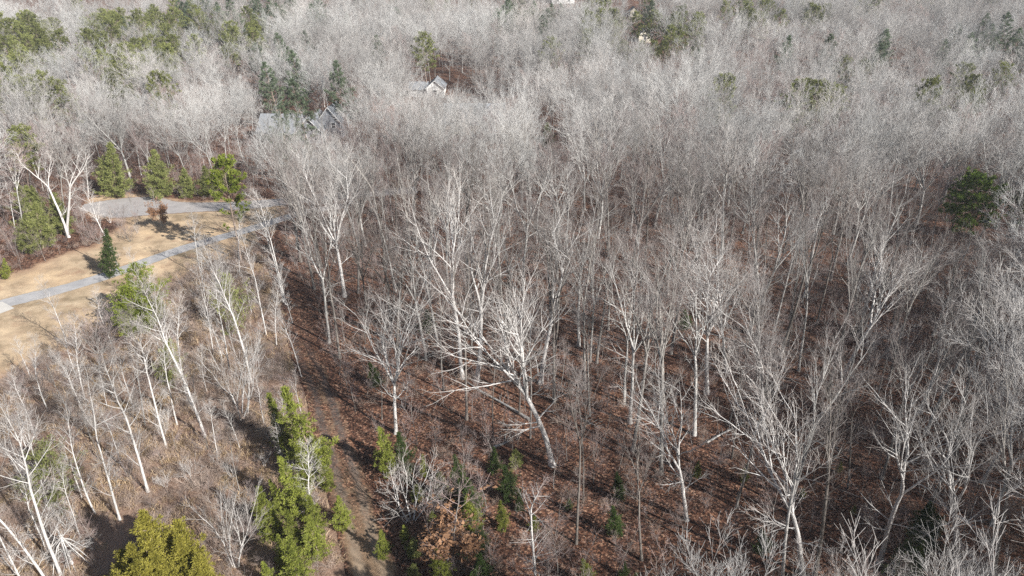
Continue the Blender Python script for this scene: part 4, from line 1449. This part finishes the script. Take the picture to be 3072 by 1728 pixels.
for i in range(16):
    a_, b_ = q_.uniform(235, 420), q_.uniform(655, 735)
    x_, y_ = ground(a_, b_)
    TAKEN.append((x_, y_, 1.0))
    kq = q_.choice(['slender', 'sapling', 'shrub', 'redshrub', 'pole'])
    LIB[kq][i % 3].place('slender_tree' if i % 2 else 'sapling', x_, y_, q_.uniform(1.5, 3.2) if 'shrub' in kq else q_.uniform(3.5, 8.0), 'thin pale sapling in the thicket between lawn and turning circle', 'tree' if i % 2 else 'sapling', 'thicket by the turning circle', tilt=(q_.gauss(0, .05), q_.gauss(0, .05)))
hero('roundpine', 0, 2905, 760, 2905, 515, 'pine_tree', 'lone rounded green pine in the bare woods', zs=1.15, clear=4)
hero('roundpine', 1, 3070, 740, 3060, 560, 'pine_tree', 'green pine at the edge of view beside the lone rounded pine')
hero('conepine', 1, 1645, 470, 1640, 370, 'pine_tree', 'small yellow green pine poking out of the middle woods')

for i, (x, y, h) in enumerate([(3, 25, 13), (9, 22, 13), (14, 27, 11), (8, 30, 9.5), (-1, 20, 13), (19, 22, 13), (1, 31, 8)]):
    LIB['pine'][i % 4].place('pine_tree', x, y, h, 'green pine just below the near edge of the view, its shadow over the track', 'tree', 'pines below the view')
    TAKEN.append((x, y, 2.5))

# broken snag
sn = bpy.data.objects.new('broken_snag', None)
COL.objects.link(sn)
sx, sy = ground(215, 1690)
sn.location = (sx, sy, 0)
tag(sn, 'snapped white snag with split top and branches hanging down around it', 'dead tree')
mb = MB()
r9 = random.Random(9)
mb.tube(branch_path(r9, (0, 0, -.2), (-.05, 0, 1), 3.6, 6, .02, .02), [.17, .14, .13, .12, .10, .05], 8, 'bark_birch')
mb.tube(branch_path(r9, (.02, 0, 3.0), (-.1, .05, 1), 1.1, 4, .03, .02), [.07, .05, .03, .01], 5, 'bark_birch')
mb.tube(branch_path(r9, (.08, 0.02, 2.9), (.16, .05, 1), .7, 4, .03, .02), [.06, .04, .02, .006], 5, 'bark_birch')
link('trunk', mb.mesh('snag_trunk'), sn)
mb = MB()
for i in range(13):
    az = i * 2.4 + r9.uniform(-.3, .3)
    rad = r9.uniform(.5, 1.7)
    p0 = (0, 0, r9.uniform(2.6, 3.3))
    p1 = (math.cos(az) * rad * .35, math.sin(az) * rad * .35, r9.uniform(1.9, 2.7))
    p2 = (math.cos(az) * rad * .8, math.sin(az) * rad * .8, r9.uniform(.8, 1.4))
    p3 = (math.cos(az) * rad * 1.2, math.sin(az) * rad * 1.2, 0.03)
    mb.tube([p0, p1, p2, p3], [.05, .045, .035, .02], 5, 'bark_birch')
for i in range(12):
    az = r9.uniform(0, 6.28)
    bp_ = branch_path(r9, (0, 0, r9.uniform(.8, 2.8)), (math.cos(az), math.sin(az), r9.uniform(-.1, .4)), r9.uniform(1.2, 2.8), 6, .08, -.04)
    mb.tube(bp_, [.03, .026, .022, .018, .012, .007], 4, 'bark_birch')
    spread(r9, mb, bp_, .03, 2.2, 0, SHRUB)
link('broken_branch', mb.mesh('snag_branches'), sn)

# fallen logs on the forest floor
def fallen_log(px0, py0, px1, py1, r0, label, seed):
    a, b_ = ground(px0, py0), ground(px1, py1)
    r = random.Random(seed)
    mb = MB()
    L = math.dist(a, b_)
    ang = math.atan2(b_[1] - a[1], b_[0] - a[0])
    pts = [(L * i / 7, r.gauss(0, .04), r0 * .8 + 0.02 + r.gauss(0, .02)) for i in range(8)]
    mb.tube(pts, [r0 * (1 - .6 * i / 7) for i in range(8)], 8, 'bark_pale')
    for i in range(7):
        p, d = at(pts, r.uniform(.3, .98))
        bp_ = branch_path(r, p, vn((.6, r.choice((-1, 1)) * .7, .35)), r.uniform(.6, 1.8), 5, .12, 0)
        mb.tube(bp_, [.035, .03, .022, .014, .008], 4, 'bark_pale')
    o = link('fallen_log', mb.mesh('fallen_log'))
    o.location = (*a, 0)
    o.rotation_euler = (0, 0, ang)
    tag(o, label, 'log')


fallen_log(1590, 1262, 1400, 1150, .17, 'long white fallen trunk lying on the leaves below the crooked oak', 1)
fallen_log(1482, 1345, 1530, 1325, .15, 'short grey log lying in the rusty leaves under the giants', 2)
fallen_log(1740, 1255, 1795, 1285, .08, 'thin pale broken limb lying on the slope', 3)
fallen_log(2120, 1330, 2230, 1270, .12, 'grey fallen stem on the dark leaf floor', 4)

# ------------------------------------------------------------------ the woods: canopy scattered over the rest of the terrain
class Grid:
    def __init__(self, cell):
        self.c, self.d = cell, {}

    def ok(self, x, y, r):
        i, j = int(x // self.c), int(y // self.c)
        for a in range(i - 2, i + 3):
            for b_ in range(j - 2, j + 3):
                for (u, v, q) in self.d.get((a, b_), ()):
                    if (u - x) ** 2 + (v - y) ** 2 < max(r, q) ** 2:
                        return False
        return True

    def add(self, x, y, r):
        self.d.setdefault((int(x // self.c), int(y // self.c)), []).append((x, y, r))


grid = Grid(4.5)
for x, y, c_ in TAKEN:
    grid.add(x, y, c_)
YMAX = 372.0
N = 60000
cx = nrng.uniform(-300, 300, N)
cy = 12 + (YMAX - 12) * nrng.random(N) ** 0.62
keep = (np.abs(cx) < 26 + 0.80 * cy) | ((cx > 0) & (cx < 45 + 0.80 * cy))
cx, cy = cx[keep], cy[keep]
PXc, PYc = proj(cx, cy, terrain(cx, cy))
bad = inpoly(PXc, PYc, OPEN) & (cy < 180)
bad |= (cx < -6) & (cy < 36)
for (h_, x0, x1, y0, y1) in HOUSES:
    bad |= (cx > h_.location.x + x0 - 1.5) & (cx < h_.location.x + x1 + 1.5) & (cy > h_.location.y + y0 - 2) & (cy < h_.location.y + y1 + 1.5)
# sunlit leaf clearings in the near wood, and the yard of the gray house
for (ax, ay, rr) in [(1830, 1100, 3.6), (1720, 1080, 3.0), (2480, 1020, 4.0), (1900, 1640, 3.2), (1830, 1560, 3.0), (1980, 1330, 3.0), (840, 455, 5.5), (930, 450, 4.5), (790, 470, 4), (1310, 310, 4), (1420, 305, 4)]:
    qx, qy = ground(ax, ay)
    bad |= (cx - qx) ** 2 + (cy - qy) ** 2 < rr * rr
cx, cy, PXc, PYc = cx[~bad], cy[~bad], PXc[~bad], PYc[~bad]

# where evergreens stand in the photo: (pixel polygon of crowns, share)
PINE_ZONES = [([(-200, 40), (120, 60), (330, 30), (560, 40), (760, 20), (800, 110), (620, 130), (480, 190), (420, 150), (180, 150), (100, 190), (-200, 170)], 0.62, 'pine'),
              ([(-200, 150), (520, 160), (500, 260), (250, 290), (-200, 260)], 0.16, 'pine'),
              ([(480, 0), (1000, 0), (980, 60), (850, 70), (520, 60)], 0.45, 'whitepine'),
              ([(1440, 0), (1690, 0), (1690, 50), (1560, 70), (1440, 60)], 0.5, 'whitepine'),
              ([(1730, 40), (2110, 40), (2110, 110), (1980, 100), (1840, 110), (1740, 90)], 0.75, 'pine'),
              ([(2180, 10), (2500, 10), (2470, 90), (2350, 70), (2190, 60)], 0.4, 'pine'),
              ([(2840, 70), (3200, 60), (3200, 140), (2950, 130), (2860, 110)], 0.75, 'whitepine'),
              ([(2620, 90), (2720, 90), (2720, 190), (2620, 190)], 0.35, 'whitepine'),
              ([(2820, 230), (3200, 230), (3200, 310), (2830, 310)], 0.08, 'pine'),
              ([(760, 120), (960, 120), (940, 330), (840, 330), (760, 290)], 0.22, 'whitepine'),
              ([(1240, 120), (1330, 120), (1330, 190), (1240, 190)], 0.25, 'whitepine'),
              ([(-100, 380), (260, 380), (260, 720), (-100, 780)], 0.42, 'conepine'),
              ([(250, 420), (700, 420), (700, 590), (250, 590)], 0.2, 'conepine'),
              ([(-400, -80), (3500, -80), (3500, 20), (-400, 20)], 0.12, 'pine'),
              ([(1600, 0), (3200, 0), (3200, 330), (1600, 330)], 0.006, 'pine')]
PINE_SPOTS = [(385, 90, 'whitepine'), (720, 75, 'whitepine'), (855, 35, 'whitepine'), (1640, 90, 'whitepine'), (2105, 192, 'whitepine'), (2830, 168, 'whitepine'),
              (2520, 216, 'pine'), (2880, 250, 'pine'), (1765, 62, 'pine'), (1900, 70, 'pine'), (1955, 72, 'pine'), (2035, 78, 'pine'), (2085, 85, 'pine'), (1940, 38, 'whitepine'),
              (1055, 75, 'whitepine'), (1130, 145, 'whitepine'), (1200, 55, 'whitepine'), (1275, 148, 'pine'), (915, 130, 'whitepine'), (800, 180, 'whitepine'), (1030, 240, 'whitepine'), (820, 235, 'whitepine'),
              (205, 300, 'pine'), (75, 200, 'pine'), (110, 285, 'pine'), (320, 200, 'pine'), (430, 210, 'pine'), (2460, 300, 'pine'), (2420, 305, 'pine'), (2180, 290, 'pine'),
              (2490, 150, 'whitepine'), (2360, 150, 'whitepine'), (2920, 290, 'pine'), (3000, 240, 'pine'), (1010, 330, 'darkcedar'), (1760, 130, 'pine'), (1655, 160, 'pine'), (2800, 300, 'pine')]

TREES = []         # (dist, kind, x, y, h)
for (sx_, sy_, kd) in PINE_SPOTS:
    # the spot is the crown: find the foot whose crown centre, two thirds up the stem, shows there
    hh = 9 if kd == 'darkcedar' else rng.uniform(16.5, 20)
    dx, dy, dz = ray(sx_, sy_)
    t = 100 / dy
    while CAM_H + t * dz > th(t * dx, t * dy) + hh * 0.74 and t * dy < 365:
        t += 0.3 / dy
    x, y = t * dx, t * dy
    TREES.append((y, kd, x, y, hh))
    grid.add(x, y, 3.6)
for x, y, px_, py_ in zip(cx, cy, PXc, PYc):
    sp = 2.8 if (y < 34 or (y < 60 and px_ > 3072)) else 3.2 if (y < 78 and px_ > 1000) else 4.1 if y < 110 else (4.9 if y < 160 else (5.6 if y < 220 else 6.2))
    sp *= 0.8 + 0.5 * rng.random()
    if not grid.ok(x, y, sp):
        continue
    zt = th(x, y)
    kd = None
    u, v = proj(x, y, zt + 16)
    for poly, share, k_ in PINE_ZONES:
        if inpoly(u, v, poly) and rng.random() < share:
            kd = k_
            break
    leftwood = px_ < 780 and py_ < 760
    if kd is None and 1080 < px_ < 1570 and 1400 < py_ < 2100:
        continue
    if kd is None:
        q = rng.random()
        if leftwood:
            kd = 'pole' if q < 0.6 else ('poplar' if q < 0.85 else 'oak')
        elif y < 60:
            kd = 'oak' if q < 0.25 else ('poplar' if q < 0.62 else 'pole')
        else:
            kd = 'oak' if q < 0.36 else ('poplar' if q < 0.74 else 'pole')
    h = {'oak': rng.uniform(16, 21), 'poplar': rng.uniform(17, 22.5), 'pole': rng.uniform(11, 17), 'pine': rng.uniform(16, 20.5), 'whitepine': rng.uniform(17, 21), 'conepine': rng.uniform(5, 9.5), 'darkcedar': 6}[kd]
    if y < 41:
        h = min(h, (45 - y * 1.161) * 0.97 if u < 3300 else h)
        if h < 6:
            continue
    drop = False
    for (x0, x1, yv, dm) in SIGHT:
        mg_ = 50 if yv < 430 and yv > 100 else 25
        if x0 - mg_ < u < x1 + mg_ and y < dm:
            _, vt = proj(x, y, zt + h)
            if vt < yv:
                # shrink whatever would hide the house, keep now and then one
                if rng.random() < 0.14 and 200 < yv < 430:
                    continue
                _, vb = proj(x, y, zt)
                fr = (vb - yv) / max(1, vb - vt)
                h *= fr
                h = max(h, 3.0)
                if fr < 0.02:
                    drop = True
    if drop:
        continue
    grid.add(x, y, sp)
    TREES.append((y, kd, float(x), float(y), h))
TREES.sort(key=lambda a: a[0])

# ---- labels for the scattered trees: named after the nearest landmark and their side of it
LAND = [(1388, 1135, 'the low forking giant'), (1657, 1395, 'the crooked oak'), (1187, 1300, 'the tree leaning over the track'), (1035, 890, 'the great white corner tree'),
        (2410, 1745, 'the bright many limbed tree'), (2636, 1690, 'the two leaning stems'), (2878, 1740, 'the long diagonal limb'), (2529, 1130, 'the elbow forked tree'),
        (2183, 1120, 'the thick trunked oak'), (1780, 1090, 'the sunlit red leaf patch'), (2905, 760, 'the lone rounded pine'), (725, 785, 'the tall bright pine'),
        (490, 594, 'the dark pyramid pine'), (207, 712, 'the big white pair of trunks'), (350, 600, 'the turning circle'), (860, 428, 'the gray house'), (1440, 402, 'the hidden grey roofed house'),
        (1306, 292, 'the white gabled house'), (1934, 128, 'the cream gable'), (1690, 12, 'the metal roofed building'), (1640, 470, 'the small mid wood pine'), (2105, 240, 'the lone white pine'),
        (385, 150, 'the far pine stand'), (2920, 120, 'the dark far pine group'), (2990, 1200, 'the bushy crowned tree'), (1925, 1680, 'the short pale trunk'),
        (2120, 560, 'the smooth mid wood canopy'), (1330, 640, 'the fan crowned middle wood')]
LANDXY = [(*ground(a, b_), c_) for a, b_, c_ in LAND]
ORD = ['nearest', 'second', 'third', 'fourth', 'fifth', 'sixth', 'seventh', 'eighth', 'ninth', 'tenth', 'eleventh', 'twelfth']
FORM = {'oak': 'spreading pale bare tree', 'poplar': 'upright grey bare tree', 'pole': 'thin dull bare tree', 'pine': 'green pine', 'whitepine': 'bluish layered pine', 'conepine': 'bushy young pine', 'darkcedar': 'dark cedar'}
counter = {}


def relation(form, x, y):
    d = [(math.hypot(x - a, y - b_), a, b_, c_) for a, b_, c_ in LANDXY]
    dist, a, b_, nm = min(d)
    ang = math.degrees(math.atan2(y - b_, x - a))
    if -45 <= ang < 45:
        side = 'sunward of'
    elif 45 <= ang < 135:
        side = 'behind'
    elif -135 <= ang < -45:
        side = 'in front of'
    else:
        side = 'shadeward of'
    k = (form, nm, side)
    counter[k] = counter.get(k, 0) + 1
    return k, counter[k]


order = sorted(range(len(TREES)), key=lambda i: min(math.hypot(TREES[i][2] - a, TREES[i][3] - b_) for a, b_, _ in LANDXY))
vis = []
for i in order:
    y, kd, x, y, h = TREES[i]
    u, v = proj(x, y, th(x, y) + h * 0.7)
    vis.append((i, -60 < u < 3132 and -30 < v < 1800))
inview = dict(vis)
nb_, np__ = 0, 0
chosen = set()
BARE_MAX, PINE_MAX = 262, 240
for i, t in enumerate(TREES):
    bare = t[1] in ('oak', 'poplar', 'pole')
    if not inview[i]:
        continue
    if bare and nb_ < BARE_MAX:
        nb_ += 1
        chosen.add(i)
    elif not bare and np__ < PINE_MAX:
        np__ += 1
        chosen.add(i)
FX, FY, FS = [], [], []
PXs, PYs, PSs = [], [], []
vi = 0
for i in order:
    y, kd, x, y, h = TREES[i]
    if i not in chosen:
        if kd in ('oak', 'poplar', 'pole'):
            FX.append(x), FY.append(y), FS.append(h / 20.0)
        elif kd in ('pine', 'whitepine', 'conepine', 'darkcedar'):
            PXs.append(x), PYs.append(y), PSs.append(h / 16.0)
        continue
    (form, nm, side), k = relation(FORM[kd], x, y)
    o_ = '' if k == 1 else (ORD[k - 1] + ' ' if k <= len(ORD) else '')
    label = f'{o_}{form} {side} {nm}' if k > 1 else f'{form} just {side} {nm}'
    grp = f'{form}s {side} {nm}'
    name = 'bare_tree' if kd in ('oak', 'poplar', 'pole') else ('cedar_tree' if kd == 'darkcedar' else 'pine_tree')
    if name == 'bare_tree' and y > 105:
        K = rng.choice(FARKIND[:3] if kd == 'oak' else (FARKIND[3:6] if kd == 'poplar' else FARKIND[6:]))
    else:
        K = rng.choice(LIB[kd])
    K.place(name, x, y, h, label, 'tree', grp, tilt=(rng.gauss(0, .05), rng.gauss(0, .04)), zs=rng.uniform(0.9, 1.15))
stuff_cloud('distant_woodland', 'far_bare', FX, FY, FS, 'leafless grey woodland stretching over the far slopes')
if PXs:
    source('far_pine', [merged('farpine', pine_tree(s, clump=16, ln=.5, w=.12)) for s in (971, 972)])
    stuff_cloud('distant_evergreens', 'far_pine', PXs, PYs, PSs, 'evergreen crowns scattered beyond the view of the woods')
print('trees', len(TREES), 'bare things', nb_, 'pines', np__, 'stuff', len(FX), len(PXs))

# ------------------------------------------------------------------ understory: saplings one could count, then brush nobody could
sg = Grid(2.5)
ns_ = 0
SX, SY, SS = [], [], []
N = 20000
ux = nrng.uniform(-150, 170, N)
uy = 20 + 160 * nrng.random(N) ** 0.8
PXu, PYu = proj(ux, uy, 0 * ux)
vis_u = (np.abs(ux) < 30 + .8 * uy)
on_lane = np.zeros(N, bool)
lane = resample([(*ground(a, b_), w_) for a, b_, w_ in track_pts], 2.0)
for p in lane:
    on_lane |= (ux - p[0]) ** 2 + (uy - p[1]) ** 2 < (p[2] * .5 + .7) ** 2
lawn_u = inpoly(PXu, PYu, LAWN)
scrub_u = inpoly(PXu, PYu, SCRUB)
open_u = inpoly(PXu, PYu, OPEN)
cand = []
for x, y, px_, py_, l_, s_, o_, ok, ln_ in zip(ux, uy, PXu, PYu, lawn_u, scrub_u, open_u, vis_u, on_lane):
    if not ok or l_ or ln_ or (o_ and not s_):
        continue
    sp = 1.9 if s_ else 2.3
    if not sg.ok(x, y, sp):
        continue
    sg.add(x, y, sp)
    cand.append((y, x, s_, px_, py_))
cand.sort()
cnt = {}
for y, x, s_, px_, py_ in cand:
    h = rng.uniform(1.8, 5.0) if s_ else rng.uniform(2.2, 7.5)
    if ns_ < 255 and -40 < px_ < 3112 and py_ < 1850:
        ns_ += 1
        (form, nm, side), k = relation('thin leafless sapling', x, y)
        if s_ and rng.random() < .4:
            K = rng.choice(LIB['redshrub'] if rng.random() < .5 else LIB['shrub'])
            h = rng.uniform(1.5, 3.2)
        else:
            K = rng.choice(LIB['sapling'])
        where = 'in the scrub field' if s_ else 'under the bare trees'
        label = f'leafless sapling {where}, {side} {nm}'
        K.place('sapling', x, y, h, label, 'sapling', f'saplings {where} {side} {nm}', tilt=(rng.gauss(0, .06), rng.gauss(0, .06)))
    else:
        SX.append(x), SY.append(y), SS.append(h / 6)
stuff_cloud('sapling_thicket', 'sapling_mass', SX, SY, SS, 'thicket of thin leafless saplings under the woods')

N = 60000
ux = nrng.uniform(-130, 130, N)
uy = 18 + 130 * nrng.random(N) ** 0.8
PXu, PYu = proj(ux, uy, 0 * ux)
on_lane = np.zeros(N, bool)
for p in lane:
    on_lane |= (ux - p[0]) ** 2 + (uy - p[1]) ** 2 < (p[2] * .5 + .4) ** 2
lawn_u = inpoly(PXu, PYu, LAWN)
scrub_u = inpoly(PXu, PYu, SCRUB)
open_u = inpoly(PXu, PYu, OPEN)
dens = np.where(scrub_u, 0.85, 0.10)
patch = 0.5 + 0.5 * np.sin(ux * .31 + 1.3 * np.sin(uy * .23)) * np.cos(uy * .37 + 1.1 * np.sin(ux * .19))
k = (np.abs(ux) < 28 + .8 * uy) & ~lawn_u & ~on_lane & ~(open_u & ~scrub_u) & (nrng.random(N) < dens * (0.25 + 0.75 * patch) * 1.0)
BX, BY = ux[k], uy[k]
stuff_cloud('undergrowth', 'brush', BX, BY, nrng.uniform(0.35, 1.05, len(BX)), 'tangle of low brown brush over the scrub field and forest floor')
print('saplings', ns_, 'thicket', len(SX), 'brush', len(BX))

# dry grass and dead stalks through the scrub and along the verges
def tuft(seed):
    q = np.random.default_rng(seed)
    mb = MB()
    C = q.normal(0, .28, (60, 3)) * (1, 1, 0)
    mb.quads(needle_quads(q, C, np.tile((0, 0, 1.2), (60, 1)), 1, .45, .035), 'grass_dry')
    return mb.mesh('tuft')


source('tuft', [tuft(s) for s in (1, 2, 3)])
N = 60000
ux = nrng.uniform(-130, 60, N)
uy = 18 + 120 * nrng.random(N) ** 0.8
PXu, PYu = proj(ux, uy, 0 * ux)
on_lane = np.zeros(N, bool)
for p in lane:
    on_lane |= (ux - p[0]) ** 2 + (uy - p[1]) ** 2 < (p[2] * .5 + .1) ** 2
scrub_u = inpoly(PXu, PYu, SCRUB)
lawn_u = inpoly(PXu, PYu, LAWN)
patch = 0.5 + 0.5 * np.sin(ux * .41 + 1.1 * np.sin(uy * .29)) * np.cos(uy * .33 + 1.3 * np.sin(ux * .23))
k = (np.abs(ux) < 28 + .8 * uy) & scrub_u & ~lawn_u & ~on_lane & (nrng.random(N) < patch ** 1.5)
stuff_cloud('dry_grass', 'tuft', ux[k], uy[k], nrng.uniform(.5, 1.5, k.sum()), 'tufts of dry tan grass among the scrub')
print('tufts', k.sum())

# ------------------------------------------------------------------ thin blue winter haze over everything
hz = bpy.data.materials.new('haze')
hz.use_nodes = True
hn = hz.node_tree
hn.nodes.remove(hn.nodes['Principled BSDF'])
pv = hn.nodes.new('ShaderNodeVolumePrincipled')
pv.inputs['Color'].default_value = (0.86, 0.92, 1.0, 1)
pv.inputs['Density'].default_value = 0.0002
hn.links.new(pv.outputs[0], hn.nodes['Material Output'].inputs['Volume'])
mb = MB()
zt_ = float(GZ.max()) + 3
mb.box(gx[0] - 5, gx[-1] + 5, gy[0] - 5, gy[-1] + 5, float(GZ.min()) - 1, max(zt_, 60), hz)
link('haze', mb.mesh('haze'), kind='stuff')
